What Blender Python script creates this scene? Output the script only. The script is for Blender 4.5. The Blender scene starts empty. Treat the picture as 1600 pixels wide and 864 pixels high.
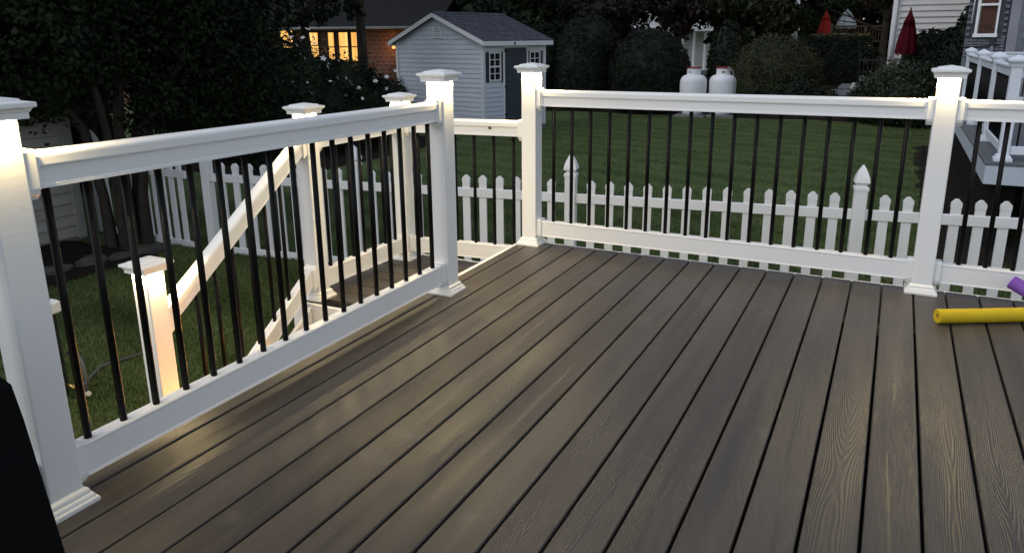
import bpy, math, random
import numpy as np
from mathutils import Vector, Matrix

random.seed(7)
rng = np.random.default_rng(11)
SC = bpy.context.scene
COL = SC.collection
R = math.radians

# ------------------------------------------------------------------ camera
cam_d = bpy.data.cameras.new('camera')
cam_d.sensor_width = 36.0
cam_d.lens = 1167.04 / 1600 * 36
cam_d.shift_y = -55.1 / 1600
cam_d.clip_start = 0.05
cam_d.clip_end = 600
cam = bpy.data.objects.new('camera', cam_d)
COL.objects.link(cam)
cam.location = (-0.1881, -4.2053, 1.2544)
cam.rotation_euler = (1.3080, 0.0084, 0.4677)
SC.camera = cam

# ------------------------------------------------------------------ sky, sun, exposure
SUN_EL, SUN_AZ = 50.0, 220.0
world = bpy.data.worlds.new('World')
SC.world = world
world.use_nodes = True
wt = world.node_tree
sky = wt.nodes.new('ShaderNodeTexSky')
sky.sky_type = 'NISHITA'
sky.sun_disc = False
sky.sun_elevation = R(SUN_EL)
sky.sun_rotation = R(SUN_AZ)
sky.air_density = 1.0
sky.dust_density = 1.0
sky.ozone_density = 1.0
wt.nodes['Background'].inputs['Strength'].default_value = 0.15
hs = wt.nodes.new('ShaderNodeHueSaturation')      # a hazy, whitish dusk sky
hs.inputs['Saturation'].default_value = 0.5
wt.links.new(sky.outputs[0], hs.inputs['Color'])
wt.links.new(hs.outputs[0], wt.nodes['Background'].inputs['Color'])

sun_d = bpy.data.lights.new('sun', 'SUN')
sun_d.energy = 0.22
sun_d.angle = R(40)
sun_d.color = (1.0, 0.95, 0.9)
sun = bpy.data.objects.new('sun', sun_d)
COL.objects.link(sun)
# the bright part of the dusk sky: behind the camera, to its left
sun.rotation_euler = (R(90 - SUN_EL), 0, R(180 - SUN_AZ))

SC.view_settings.view_transform = 'Standard'
SC.view_settings.look = 'None'
SC.view_settings.exposure = 0.28
SC.view_settings.gamma = 1.0
SC.cycles.use_denoising = True
SC.cycles.max_bounces = 6
SC.cycles.sample_clamp_indirect = 4.0

# ------------------------------------------------------------------ materials
def newmat(name):
    m = bpy.data.materials.new(name)
    m.use_nodes = True
    nt = m.node_tree
    return m, nt, nt.nodes['Principled BSDF']

def N(nt, t, **kw):
    n = nt.nodes.new(t)
    for k, v in kw.items():
        setattr(n, k, v)
    return n

def ramp(nt, stops):
    r = N(nt, 'ShaderNodeValToRGB')
    e = r.color_ramp.elements
    e[0].position, e[0].color = stops[0][0], (*stops[0][1], 1)
    e[1].position, e[1].color = stops[-1][0], (*stops[-1][1], 1)
    for p, c in stops[1:-1]:
        x = e.new(p)
        x.color = (*c, 1)
    return r

def coords(nt, scale=(1, 1, 1), kind='Object', rnd=0.0):
    tc = N(nt, 'ShaderNodeTexCoord')
    mp = N(nt, 'ShaderNodeMapping')
    mp.inputs['Scale'].default_value = scale
    nt.links.new(tc.outputs[kind], mp.inputs['Vector'])
    if rnd:
        oi = N(nt, 'ShaderNodeObjectInfo')
        mu = N(nt, 'ShaderNodeMath', operation='MULTIPLY')
        mu.inputs[1].default_value = rnd
        nt.links.new(oi.outputs['Random'], mu.inputs[0])
        cb = N(nt, 'ShaderNodeCombineXYZ')
        for i in range(3):
            nt.links.new(mu.outputs[0], cb.inputs[i])
        nt.links.new(cb.outputs[0], mp.inputs['Location'])
    return mp.outputs[0]

def simple(name, c1, c2=None, scale=8.0, rough=0.5, spec=0.5, bump=0.0, bscale=None, metal=0.0, stretch=(1, 1, 1), rnd=0.0, bdist=0.01):
    m, nt, b = newmat(name)
    b.inputs['Roughness'].default_value = rough
    b.inputs['Specular IOR Level'].default_value = spec
    b.inputs['Metallic'].default_value = metal
    if c2 is None:
        c2 = tuple(min(1, x * 0.88) for x in c1)
    v = coords(nt, stretch, rnd=rnd)
    n = N(nt, 'ShaderNodeTexNoise')
    n.inputs['Scale'].default_value = scale
    n.inputs['Detail'].default_value = 6
    nt.links.new(v, n.inputs['Vector'])
    r = ramp(nt, [(0.3, c1), (0.7, c2)])
    nt.links.new(n.outputs['Fac'], r.inputs[0])
    nt.links.new(r.outputs[0], b.inputs['Base Color'])
    if bump:
        n2 = N(nt, 'ShaderNodeTexNoise')
        n2.inputs['Scale'].default_value = bscale or scale * 4
        n2.inputs['Detail'].default_value = 5
        nt.links.new(v, n2.inputs['Vector'])
        bp = N(nt, 'ShaderNodeBump')
        bp.inputs['Strength'].default_value = bump
        bp.inputs['Distance'].default_value = bdist
        nt.links.new(n2.outputs['Fac'], bp.inputs['Height'])
        nt.links.new(bp.outputs[0], b.inputs['Normal'])
    return m

def emit(name, col, strength):
    m, nt, b = newmat(name)
    b.inputs['Base Color'].default_value = (*[x * 0.5 for x in col], 1)
    b.inputs['Emission Color'].default_value = (*col, 1)
    b.inputs['Emission Strength'].default_value = strength
    return m

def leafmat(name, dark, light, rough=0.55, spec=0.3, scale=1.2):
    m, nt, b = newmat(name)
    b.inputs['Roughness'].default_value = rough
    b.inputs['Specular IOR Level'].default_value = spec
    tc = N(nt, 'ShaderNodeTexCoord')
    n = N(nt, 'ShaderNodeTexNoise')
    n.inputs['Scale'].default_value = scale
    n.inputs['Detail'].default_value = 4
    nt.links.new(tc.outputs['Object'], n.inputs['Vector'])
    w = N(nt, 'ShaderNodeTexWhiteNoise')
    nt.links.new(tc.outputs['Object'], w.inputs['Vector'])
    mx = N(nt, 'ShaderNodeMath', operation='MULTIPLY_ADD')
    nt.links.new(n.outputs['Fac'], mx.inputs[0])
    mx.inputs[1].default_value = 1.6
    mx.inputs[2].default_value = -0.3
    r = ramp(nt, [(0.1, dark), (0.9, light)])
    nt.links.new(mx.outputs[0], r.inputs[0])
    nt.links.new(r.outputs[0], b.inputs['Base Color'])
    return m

def deckmat(name, c_dark, c_mid, c_light, grain=0.004):
    m, nt, b = newmat(name)
    L = nt.links.new
    tc = N(nt, 'ShaderNodeTexCoord')
    oi = N(nt, 'ShaderNodeObjectInfo')
    sp = N(nt, 'ShaderNodeSeparateXYZ')
    L(tc.outputs['Object'], sp.inputs[0])
    def math_(op, a, bb=None, c=None):
        q = N(nt, 'ShaderNodeMath', operation=op)
        for i, x in enumerate((a, bb, c)):
            if x is None:
                continue
            if isinstance(x, (int, float)):
                q.inputs[i].default_value = x
            else:
                L(x, q.inputs[i])
        return q.outputs[0]
    off = math_('MULTIPLY', oi.outputs['Random'], 61.7)
    yo = math_('ADD', sp.outputs['Y'], off)
    def noise(vec, scale, detail=3):
        q = N(nt, 'ShaderNodeTexNoise')
        q.inputs['Scale'].default_value = scale
        q.inputs['Detail'].default_value = detail
        L(vec, q.inputs['Vector'])
        return q.outputs['Fac']
    def comb(x, y, z=None):
        q = N(nt, 'ShaderNodeCombineXYZ')
        for i, s in enumerate((x, y, z)):
            if s is None:
                continue
            if isinstance(s, (int, float)):
                q.inputs[i].default_value = s
            else:
                L(s, q.inputs[i])
        return q.outputs[0]
    # annual rings of a slightly wandering log -> cathedral grain
    wander = math_('MULTIPLY', math_('SUBTRACT', noise(comb(0.0, math_('MULTIPLY', yo, 0.7), off), 1.0, 2), 0.5), 0.10)
    dx = math_('ADD', sp.outputs['X'], wander)
    depth = math_('MULTIPLY', math_('SUBTRACT', noise(comb(off, math_('MULTIPLY', yo, 0.55), 3.0), 1.0, 2), 0.42), 0.22)
    fine = math_('MULTIPLY', noise(comb(math_('MULTIPLY', sp.outputs['X'], 22.0), math_('MULTIPLY', yo, 5.0), off), 1.0, 4), 0.007)
    rad = math_('ADD', math_('SQRT', math_('ADD', math_('MULTIPLY', dx, dx), math_('MULTIPLY', depth, depth))), fine)
    band = math_('SINE', math_('MULTIPLY', rad, 2 * math.pi / grain))
    brk = noise(comb(math_('MULTIPLY', sp.outputs['X'], 120.0), math_('MULTIPLY', yo, 9.0), off), 1.0, 3)
    band01 = math_('MULTIPLY_ADD', band, 0.5, 0.5)
    # the embossing is stronger in some stretches of a board
    patch = noise(comb(math_('MULTIPLY', sp.outputs['X'], 6.0), math_('MULTIPLY', yo, 0.9), off), 1.0, 2)
    hgt = math_('MULTIPLY', math_('POWER', band01, 0.7), math_('MULTIPLY', brk, math_('MULTIPLY_ADD', patch, 1.6, -0.25)))
    bp = N(nt, 'ShaderNodeBump')
    bp.inputs['Strength'].default_value = 1.0
    bp.inputs['Distance'].default_value = 0.0018
    L(hgt, bp.inputs['Height'])
    L(bp.outputs[0], b.inputs['Normal'])
    # colour streaks along the board
    st = noise(comb(math_('MULTIPLY', sp.outputs['X'], 26.0), math_('MULTIPLY', yo, 1.3), off), 1.0, 5)
    st2 = noise(comb(math_('MULTIPLY', sp.outputs['X'], 5.0), math_('MULTIPLY', yo, 0.6), off), 1.0, 2)
    fac = math_('ADD', math_('MULTIPLY', st, 0.6), math_('ADD', math_('MULTIPLY', st2, 0.4), math_('MULTIPLY', math_('SUBTRACT', oi.outputs['Random'], 0.5), 0.26)))
    r = ramp(nt, [(0.30, c_dark), (0.5, c_mid), (0.70, c_light)])
    L(fac, r.inputs[0])
    # dust and scuffs
    du = noise(comb(math_('MULTIPLY', sp.outputs['X'], 3.0), math_('MULTIPLY', yo, 3.0), off), 2.2, 6)
    dr = ramp(nt, [(0.62, (0, 0, 0)), (0.78, (1, 1, 1))])
    L(du, dr.inputs[0])
    mixn = N(nt, 'ShaderNodeMix', data_type='RGBA')
    L(math_('MULTIPLY', dr.outputs[0], 0.10), mixn.inputs[0])
    L(r.outputs[0], mixn.inputs[6])
    mixn.inputs[7].default_value = (0.34, 0.33, 0.31, 1)
    L(mixn.outputs[2], b.inputs['Base Color'])
    L(math_('MULTIPLY_ADD', st, 0.12, 0.36), b.inputs['Roughness'])
    b.inputs['Specular IOR Level'].default_value = 0.36
    return m

M = {}
M['pvc'] = simple('white_vinyl', (0.83, 0.83, 0.82), (0.80, 0.80, 0.79), 3.0, 0.34, 0.5, 0.02, 60)
M['fence'] = simple('white_fence_vinyl', (0.85, 0.86, 0.87), (0.77, 0.78, 0.79), 2.5, 0.42, 0.45, 0.03, 50, rnd=9)
M['black'] = simple('black_aluminium', (0.004, 0.004, 0.004), (0.006, 0.006, 0.006), 20, 0.38, 0.12)
M['deck'] = deckmat('composite_deck_board', (0.043, 0.0375, 0.0315), (0.062, 0.0540, 0.0450), (0.083, 0.0715, 0.0590), 0.0044)
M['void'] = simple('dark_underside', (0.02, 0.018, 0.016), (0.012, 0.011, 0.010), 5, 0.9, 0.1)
M['siding'] = simple('blue_grey_siding', (0.60, 0.645, 0.72), (0.55, 0.595, 0.67), 3, 0.5, 0.35, 0.05, 40, rnd=5)
M['shedtrim'] = simple('pale_blue_trim', (0.78, 0.79, 0.82), (0.73, 0.74, 0.77), 4, 0.45, 0.4)
M['corner'] = simple('grey_blue_corner_trim', (0.66, 0.70, 0.75), (0.62, 0.65, 0.70), 4, 0.45, 0.4)
M['shingle'] = simple('charcoal_shingle', (0.055, 0.058, 0.075), (0.11, 0.115, 0.14), 7, 0.9, 0.2, 0.5, 90, rnd=4)
M['door'] = simple('slate_blue_door', (0.055, 0.068, 0.092), (0.045, 0.056, 0.076), 6, 0.45, 0.4, 0.1, 30)
M['shutter'] = simple('dark_shutter', (0.030, 0.038, 0.050), (0.025, 0.03, 0.04), 8, 0.5, 0.4)
M['white'] = simple('white_paint', (0.78, 0.78, 0.80), (0.72, 0.72, 0.74), 5, 0.45, 0.4)
M['gsiding'] = simple('white_shade_toned_siding', (0.36, 0.36, 0.345), (0.28, 0.28, 0.268), 2.5, 0.55, 0.3, 0.08, 30, rnd=6)  # white siding, its deep shade put into a darker base colour
M['beige'] = simple('beige_siding', (0.70, 0.685, 0.66), (0.63, 0.62, 0.60), 2, 0.55, 0.3, 0.04, 30, rnd=6)
M['grey'] = simple('grey_siding', (0.24, 0.25, 0.29), (0.21, 0.22, 0.255), 2.5, 0.55, 0.3, 0.04, 30, rnd=6)
M['greytrim'] = simple('grey_trim', (0.26, 0.265, 0.30), (0.22, 0.225, 0.26), 3, 0.55, 0.3)
M['greybrick'] = simple('painted_grey_brick', (0.18, 0.195, 0.23), (0.12, 0.13, 0.155), 9, 0.7, 0.25, 0.3, 60, rnd=20)
M['mortar'] = simple('grey_mortar', (0.09, 0.095, 0.11), (0.07, 0.075, 0.09), 9, 0.9, 0.1)
M['glass'] = simple('dark_glass', (0.012, 0.013, 0.016), (0.02, 0.02, 0.022), 3, 0.08, 0.6)
M['curtain'] = simple('brown_curtain', (0.11, 0.045, 0.03), (0.05, 0.03, 0.028), 6, 0.8, 0.2, 0.3, 30, stretch=(6, 1, 0.4))
M['trunk'] = simple('grey_brown_bark', (0.060, 0.050, 0.042), (0.030, 0.026, 0.022), 6, 0.9, 0.15, 0.8, 22, stretch=(2, 2, 0.5), bdist=0.03)
M['stone'] = simple('edging_stone', (0.085, 0.082, 0.078), (0.045, 0.044, 0.042), 6, 0.9, 0.2, 0.5, 25, rnd=8)
M['mulch'] = simple('dark_mulch', (0.028, 0.022, 0.018), (0.012, 0.010, 0.009), 14, 0.95, 0.1, 0.8, 60, bdist=0.04)
M['paver'] = simple('grey_paver', (0.20, 0.205, 0.22), (0.15, 0.155, 0.165), 4, 0.8, 0.3, 0.2, 30)
M['concrete'] = simple('pale_concrete', (0.20, 0.195, 0.185), (0.15, 0.145, 0.14), 4, 0.9, 0.2, 0.2, 30)
M['tank'] = simple('white_tank_enamel', (0.84, 0.85, 0.87), (0.76, 0.77, 0.80), 3, 0.42, 0.4, 0.05, 30)
M['red'] = simple('red_collar_paint', (0.30, 0.02, 0.03), (0.20, 0.015, 0.02), 5, 0.5, 0.4)
M['redcloth'] = simple('dark_red_canvas', (0.075, 0.003, 0.008), (0.05, 0.0025, 0.006), 5, 0.85, 0.15, 0.2, 40, stretch=(3, 3, .6))
M['orangered'] = simple('red_canvas', (0.30, 0.022, 0.016), (0.22, 0.016, 0.014), 5, 0.85, 0.15)
M['greycloth'] = simple('pale_grey_canvas', (0.36, 0.40, 0.42), (0.28, 0.31, 0.33), 5, 0.85, 0.15)
M['wood'] = simple('brown_stained_wood', (0.10, 0.070, 0.048), (0.065, 0.046, 0.034), 5, 0.8, 0.2)
M['iron'] = simple('black_iron', (0.012, 0.012, 0.013), (0.02, 0.02, 0.02), 10, 0.5, 0.4)
M['rubber'] = simple('pale_hose_rubber', (0.26, 0.25, 0.20), (0.20, 0.19, 0.16), 10, 0.55, 0.4)
M['greyhose'] = simple('grey_hose_rubber', (0.11, 0.115, 0.11), (0.08, 0.085, 0.08), 10, 0.5, 0.4)
M['brass'] = simple('brass_fitting', (0.60, 0.42, 0.14), (0.5, 0.34, 0.1), 10, 0.3, 0.5, metal=1.0)
M['steel'] = simple('steel_fitting', (0.5, 0.5, 0.5), (0.4, 0.4, 0.4), 10, 0.35, 0.5, metal=1.0)
M['yellowfoam'] = simple('yellow_foam', (0.62, 0.45, 0.012), (0.56, 0.39, 0.012), 14, 0.7, 0.3, 0.25, 160, bdist=0.004)
M['foamcore'] = simple('yellow_foam_bore', (0.66, 0.42, 0.06), (0.6, 0.36, 0.05), 14, 0.85, 0.2)
M['purplefoam'] = simple('purple_foam', (0.20, 0.085, 0.42), (0.17, 0.07, 0.36), 14, 0.7, 0.3, 0.25, 160, bdist=0.004)
M['coverblack'] = simple('black_cover_cloth', (0.006, 0.006, 0.007), (0.004, 0.004, 0.004), 6, 0.9, 0.1, 0.2, 40)
M['deadleaf'] = simple('brown_dead_leaf', (0.12, 0.06, 0.025), (0.06, 0.03, 0.015), 40, 0.8, 0.2)
M['ndeck'] = simple('grey_composite_board', (0.13, 0.14, 0.155), (0.10, 0.11, 0.12), 4, 0.6, 0.3, 0.1, 40, rnd=7)
M['nwhite'] = simple('cool_white_vinyl', (0.72, 0.76, 0.82), (0.66, 0.70, 0.76), 4, 0.45, 0.4)
M['fascia'] = simple('pale_blue_grey_fascia', (0.55, 0.60, 0.66), (0.48, 0.53, 0.59), 4, 0.5, 0.35)
M['pot'] = simple('pale_glazed_pot', (0.48, 0.48, 0.45), (0.4, 0.4, 0.38), 6, 0.5, 0.4)
M['roofdark'] = simple('dark_asphalt_roof', (0.014, 0.014, 0.016), (0.009, 0.009, 0.010), 5, 0.9, 0.2, 0.3, 40)
M['flower'] = simple('white_petal', (0.72, 0.74, 0.72), (0.62, 0.64, 0.62), 10, 0.6, 0.2)
M['yflower'] = simple('yellow_petal', (0.75, 0.62, 0.12), (0.65, 0.5, 0.08), 10, 0.6, 0.2)
M['led'] = emit('warm_led', (1.0, 0.80, 0.50), 9.0)
M['riserled'] = emit('amber_led', (1.0, 0.55, 0.18), 9.0)

def brickmat():
    m, nt, b = newmat('red_brick')
    L = nt.links.new
    v = coords(nt, (1, 1, 1))
    # wall lies in local XZ
    sx = N(nt, 'ShaderNodeSeparateXYZ'); L(v, sx.inputs[0])
    cb = N(nt, 'ShaderNodeCombineXYZ'); L(sx.outputs[0], cb.inputs[0]); L(sx.outputs[2], cb.inputs[1])
    br = N(nt, 'ShaderNodeTexBrick')
    br.inputs['Color1'].default_value = (0.21, 0.085, 0.05, 1)
    br.inputs['Color2'].default_value = (0.13, 0.055, 0.035, 1)
    br.inputs['Mortar'].default_value = (0.26, 0.22, 0.18, 1)
    br.inputs['Scale'].default_value = 1.0
    br.inputs['Mortar Size'].default_value = 0.008
    br.inputs['Brick Width'].default_value = 0.22
    br.inputs['Row Height'].default_value = 0.15
    L(cb.outputs[0], br.inputs['Vector'])
    L(br.outputs['Color'], b.inputs['Base Color'])
    bp = N(nt, 'ShaderNodeBump'); bp.inputs['Strength'].default_value = 0.5; bp.inputs['Distance'].default_value = 0.01
    bp.invert = True
    L(br.outputs['Fac'], bp.inputs['Height']); L(bp.outputs[0], b.inputs['Normal'])
    b.inputs['Roughness'].default_value = 0.85
    return m
M['brick'] = brickmat()

def litmat():
    # a lit window behind a gathered curtain: the folds differ in how much light they pass
    m, nt, b = newmat('lit_curtain')
    L = nt.links.new
    v = coords(nt, (9, 9, 0.6), rnd=7)
    n = N(nt, 'ShaderNodeTexNoise'); n.inputs['Scale'].default_value = 1.0; n.inputs['Detail'].default_value = 3
    L(v, n.inputs['Vector'])
    r = ramp(nt, [(0.3, (0.75, 0.30, 0.05)), (0.55, (1.0, 0.56, 0.14)), (0.75, (1.0, 0.72, 0.28))])
    L(n.outputs['Fac'], r.inputs[0])
    L(r.outputs[0], b.inputs['Emission Color'])
    b.inputs['Emission Strength'].default_value = 1.0
    b.inputs['Base Color'].default_value = (0.3, 0.2, 0.1, 1)
    return m
M['lit'] = litmat()

M['dimlit'] = emit('dim_lantern_glass', (1.0, 0.5, 0.2), 0.25)

def lawnmat():
    m, nt, b = newmat('mown_lawn')
    L = nt.links.new
    tc = N(nt, 'ShaderNodeTexCoord')
    def noise(scale, detail, vec=None):
        n = N(nt, 'ShaderNodeTexNoise'); n.inputs['Scale'].default_value = scale; n.inputs['Detail'].default_value = detail
        L(vec or tc.outputs['Object'], n.inputs['Vector']); return n.outputs['Fac']
    mp = N(nt, 'ShaderNodeMapping'); mp.inputs['Scale'].default_value = (0.5, 1.0, 1); mp.inputs['Rotation'].default_value = (0, 0, R(24))
    L(tc.outputs['Object'], mp.inputs['Vector'])
    wv = N(nt, 'ShaderNodeTexWave'); wv.bands_direction = 'Y'; wv.inputs['Scale'].default_value = 0.42; wv.inputs['Distortion'].default_value = 1.6
    wv.inputs['Detail'].default_value = 2
    L(mp.outputs[0], wv.inputs['Vector'])
    a = N(nt, 'ShaderNodeMath', operation='MULTIPLY_ADD'); L(wv.outputs['Fac'], a.inputs[0]); a.inputs[1].default_value = 0.26; 
    L(noise(0.9, 8), a.inputs[2])
    a2 = N(nt, 'ShaderNodeMath', operation='MULTIPLY_ADD'); L(noise(22, 6), a2.inputs[0]); a2.inputs[1].default_value = 0.7; L(a.outputs[0], a2.inputs[2])
    r = ramp(nt, [(0.35, (0.034, 0.060, 0.018)), (0.70, (0.072, 0.112, 0.036)), (0.95, (0.112, 0.146, 0.060))])
    a3 = N(nt, 'ShaderNodeMath', operation='MULTIPLY'); L(a2.outputs[0], a3.inputs[0]); a3.inputs[1].default_value = 0.8
    L(a3.outputs[0], r.inputs[0])
    L(r.outputs[0], b.inputs['Base Color'])
    b.inputs['Roughness'].default_value = 0.9
    b.inputs['Specular IOR Level'].default_value = 0.15
    bp = N(nt, 'ShaderNodeBump'); bp.inputs['Strength'].default_value = 0.8; bp.inputs['Distance'].default_value = 0.05
    L(noise(45, 4), bp.inputs['Height']); L(bp.outputs[0], b.inputs['Normal'])
    return m
M['lawn'] = lawnmat()
def grassmat():
    m = leafmat('grass_blade', (0.030, 0.056, 0.014), (0.122, 0.160, 0.054), 0.7, 0.2, 1.1)
    nt = m.node_tree; L = nt.links.new
    tc = [n for n in nt.nodes if n.type == 'TEX_COORD'][0]
    mp = N(nt, 'ShaderNodeMapping'); mp.inputs['Scale'].default_value = (0.5, 1.0, 1); mp.inputs['Rotation'].default_value = (0, 0, R(24))
    L(tc.outputs['Object'], mp.inputs['Vector'])
    wv = N(nt, 'ShaderNodeTexWave'); wv.bands_direction = 'Y'; wv.inputs['Scale'].default_value = 0.42; wv.inputs['Distortion'].default_value = 1.6
    L(mp.outputs[0], wv.inputs['Vector'])
    ad = N(nt, 'ShaderNodeMath', operation='MULTIPLY_ADD'); ad.inputs[1].default_value = 0.28
    L(wv.outputs['Fac'], ad.inputs[0])
    rm = [n for n in nt.nodes if n.type == 'VALTORGB'][0]
    src = rm.inputs[0].links[0].from_socket
    L(src, ad.inputs[2]); L(ad.outputs[0], rm.inputs[0])
    return m
M['grass'] = grassmat()
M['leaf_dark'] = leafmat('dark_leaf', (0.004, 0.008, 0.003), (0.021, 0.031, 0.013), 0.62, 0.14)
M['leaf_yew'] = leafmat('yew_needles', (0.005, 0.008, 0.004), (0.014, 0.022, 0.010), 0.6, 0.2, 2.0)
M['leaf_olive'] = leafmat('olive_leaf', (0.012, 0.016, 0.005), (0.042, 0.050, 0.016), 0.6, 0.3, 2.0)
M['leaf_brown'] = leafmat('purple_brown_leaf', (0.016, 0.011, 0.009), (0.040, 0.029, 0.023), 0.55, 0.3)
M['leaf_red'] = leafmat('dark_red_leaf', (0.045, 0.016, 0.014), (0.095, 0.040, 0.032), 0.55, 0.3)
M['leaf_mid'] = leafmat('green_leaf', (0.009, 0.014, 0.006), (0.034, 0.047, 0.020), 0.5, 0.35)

# ------------------------------------------------------------------ object helpers
def link(o, parent=None):
    COL.objects.link(o)
    if parent is not None:
        o.parent = parent
    return o

def tag(o, label=None, cat=None, group=None, kind=None):
    if label: o['label'] = label
    if cat: o['category'] = cat
    if group: o['group'] = group
    if kind: o['kind'] = kind
    return o

def thing(name, label, cat, loc=(0, 0, 0), rz=0.0, group=None):
    o = bpy.data.objects.new(name, None)
    o.empty_display_size = 0.1
    o.location = loc
    o.rotation_euler = (0, 0, rz)
    link(o)
    return tag(o, label, cat, group)

class MB:
    """collects faces, then links them as one mesh object"""
    def __init__(s):
        s.v, s.f, s.sm = [], [], []
    def add(s, vs, fs, smooth=False):
        k = len(s.v)
        s.v += [tuple(v) for v in vs]
        s.f += [tuple(i + k for i in f) for f in fs]
        s.sm += [smooth] * len(fs)
        return s
    def box(s, a, b, bev=0.0):
        (x0, y0, z0), (x1, y1, z1) = a, b
        if bev <= 0:
            vs = [(x0, y0, z0), (x1, y0, z0), (x1, y1, z0), (x0, y1, z0), (x0, y0, z1), (x1, y0, z1), (x1, y1, z1), (x0, y1, z1)]
            return s.add(vs, [(0, 3, 2, 1), (4, 5, 6, 7), (0, 1, 5, 4), (1, 2, 6, 5), (2, 3, 7, 6), (3, 0, 4, 7)])
        e = bev
        def ring(z, i):
            return [(x0 + i, y0 + e if i == 0 else y0 + i, z), ]
        # octagonal-section box: chamfer the vertical and top/bottom edges
        def oct_(z, q):
            c = e
            return [(x0 + q + c, y0 + q, z), (x1 - q - c, y0 + q, z), (x1 - q, y0 + q + c, z), (x1 - q, y1 - q - c, z),
                    (x1 - q - c, y1 - q, z), (x0 + q + c, y1 - q, z), (x0 + q, y1 - q - c, z), (x0 + q, y0 + q + c, z)]
        vs = oct_(z0, e) + oct_(z0 + e, 0) + oct_(z1 - e, 0) + oct_(z1, e)
        fs = [tuple(reversed(range(8)))]
        for r_ in range(3):
            for i in range(8):
                j = (i + 1) % 8
                fs.append((r_ * 8 + i, r_ * 8 + j, r_ * 8 + 8 + j, r_ * 8 + 8 + i))
        fs.append(tuple(range(24, 32)))
        return s.add(vs, fs)
    def prism(s, prof, x0, x1, axis='x', caps=True, smooth=False):
        """profile of (a, b) pairs (counter-clockwise) swept along an axis"""
        n = len(prof)
        def pt(t, a, b):
            return {'x': (t, a, b), 'y': (b, t, a), 'z': (a, b, t)}[axis]
        vs = [pt(x0, a, b) for a, b in prof] + [pt(x1, a, b) for a, b in prof]
        fs = [(i, (i + 1) % n, n + (i + 1) % n, n + i) for i in range(n)]
        k = len(s.f)
        s.add(vs, fs, smooth)
        if caps:
            s.f += [tuple(len(s.v) - 2 * n + i for i in reversed(range(n))), tuple(len(s.v) - n + i for i in range(n))]
            s.sm += [False, False]
        return s
    def square_lathe(s, prof, cx=0, cy=0):
        """(half width, z) rings of a square post part, top cap closes when half width is 0"""
        vs, fs = [], []
        for h, z in prof:
            vs += [(cx - h, cy - h, z), (cx + h, cy - h, z), (cx + h, cy + h, z), (cx - h, cy + h, z)]
        for r_ in range(len(prof) - 1):
            for i in range(4):
                j = (i + 1) % 4
                fs.append((r_ * 4 + i, r_ * 4 + j, r_ * 4 + 4 + j, r_ * 4 + 4 + i))
        return s.add(vs, fs)
    def lathe(s, prof, seg=20, cx=0, cy=0, smooth=True):
        vs, fs = [], []
        for r_, z in prof:
            for i in range(seg):
                a = 2 * math.pi * i / seg
                vs.append((cx + r_ * math.cos(a), cy + r_ * math.sin(a), z))
        for k in range(len(prof) - 1):
            for i in range(seg):
                j = (i + 1) % seg
                fs.append((k * seg + i, k * seg + j, k * seg + seg + j, k * seg + seg + i))
        return s.add(vs, fs, smooth)
    def tube(s, pts, rad, seg=8, cap=True):
        pts = [Vector(p) for p in pts]
        if not isinstance(rad, (list, tuple)):
            rad = [rad] * len(pts)
        vs, fs = [], []
        up = Vector((0.123, 0.456, 0.88)).normalized()
        for i, p in enumerate(pts):
            d = (pts[min(i + 1, len(pts) - 1)] - pts[max(i - 1, 0)]).normalized()
            a = d.cross(up)
            if a.length < 1e-4:
                a = d.cross(Vector((1, 0, 0)))
            a.normalize()
            b = d.cross(a)
            for k in range(seg):
                t = 2 * math.pi * k / seg
                vs.append(p + (a * math.cos(t) + b * math.sin(t)) * rad[i])
        for i in range(len(pts) - 1):
            for k in range(seg):
                j = (k + 1) % seg
                fs.append((i * seg + k, i * seg + j, i * seg + seg + j, i * seg + seg + k))
        k0 = len(s.v)
        s.add(vs, fs, True)
        if cap:
            n = len(vs)
            s.f += [tuple(k0 + i for i in reversed(range(seg))), tuple(k0 + n - seg + i for i in range(seg))]
            s.sm += [False, False]
        return s
    def mesh(s, name, mat):
        me = bpy.data.meshes.new(name)
        me.from_pydata(s.v, [], s.f)
        me.polygons.foreach_set('use_smooth', s.sm)
        me.materials.append(mat)
        me.update()
        return me
    def build(s, name, mat, parent=None, label=None, kind=None):
        o = bpy.data.objects.new(name, s.mesh(name, mat))
        link(o, parent)
        if label: o['label'] = label
        if kind: o['kind'] = kind
        return o

def inst(name, me, parent, loc=(0, 0, 0), rz=0.0, scale=None, rot=None):
    o = bpy.data.objects.new(name, me)
    link(o, parent)
    o.location = loc
    o.rotation_euler = rot or (0, 0, rz)
    if scale: o.scale = scale
    return o

def children(o, idx={}):
    return [c for c in o.children]

def copy_tree(o, parent=None):
    c = o.copy()
    COL.objects.link(c)
    c.parent = parent
    for ch in list(o.children):
        copy_tree(ch, c)
    return c

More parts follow.
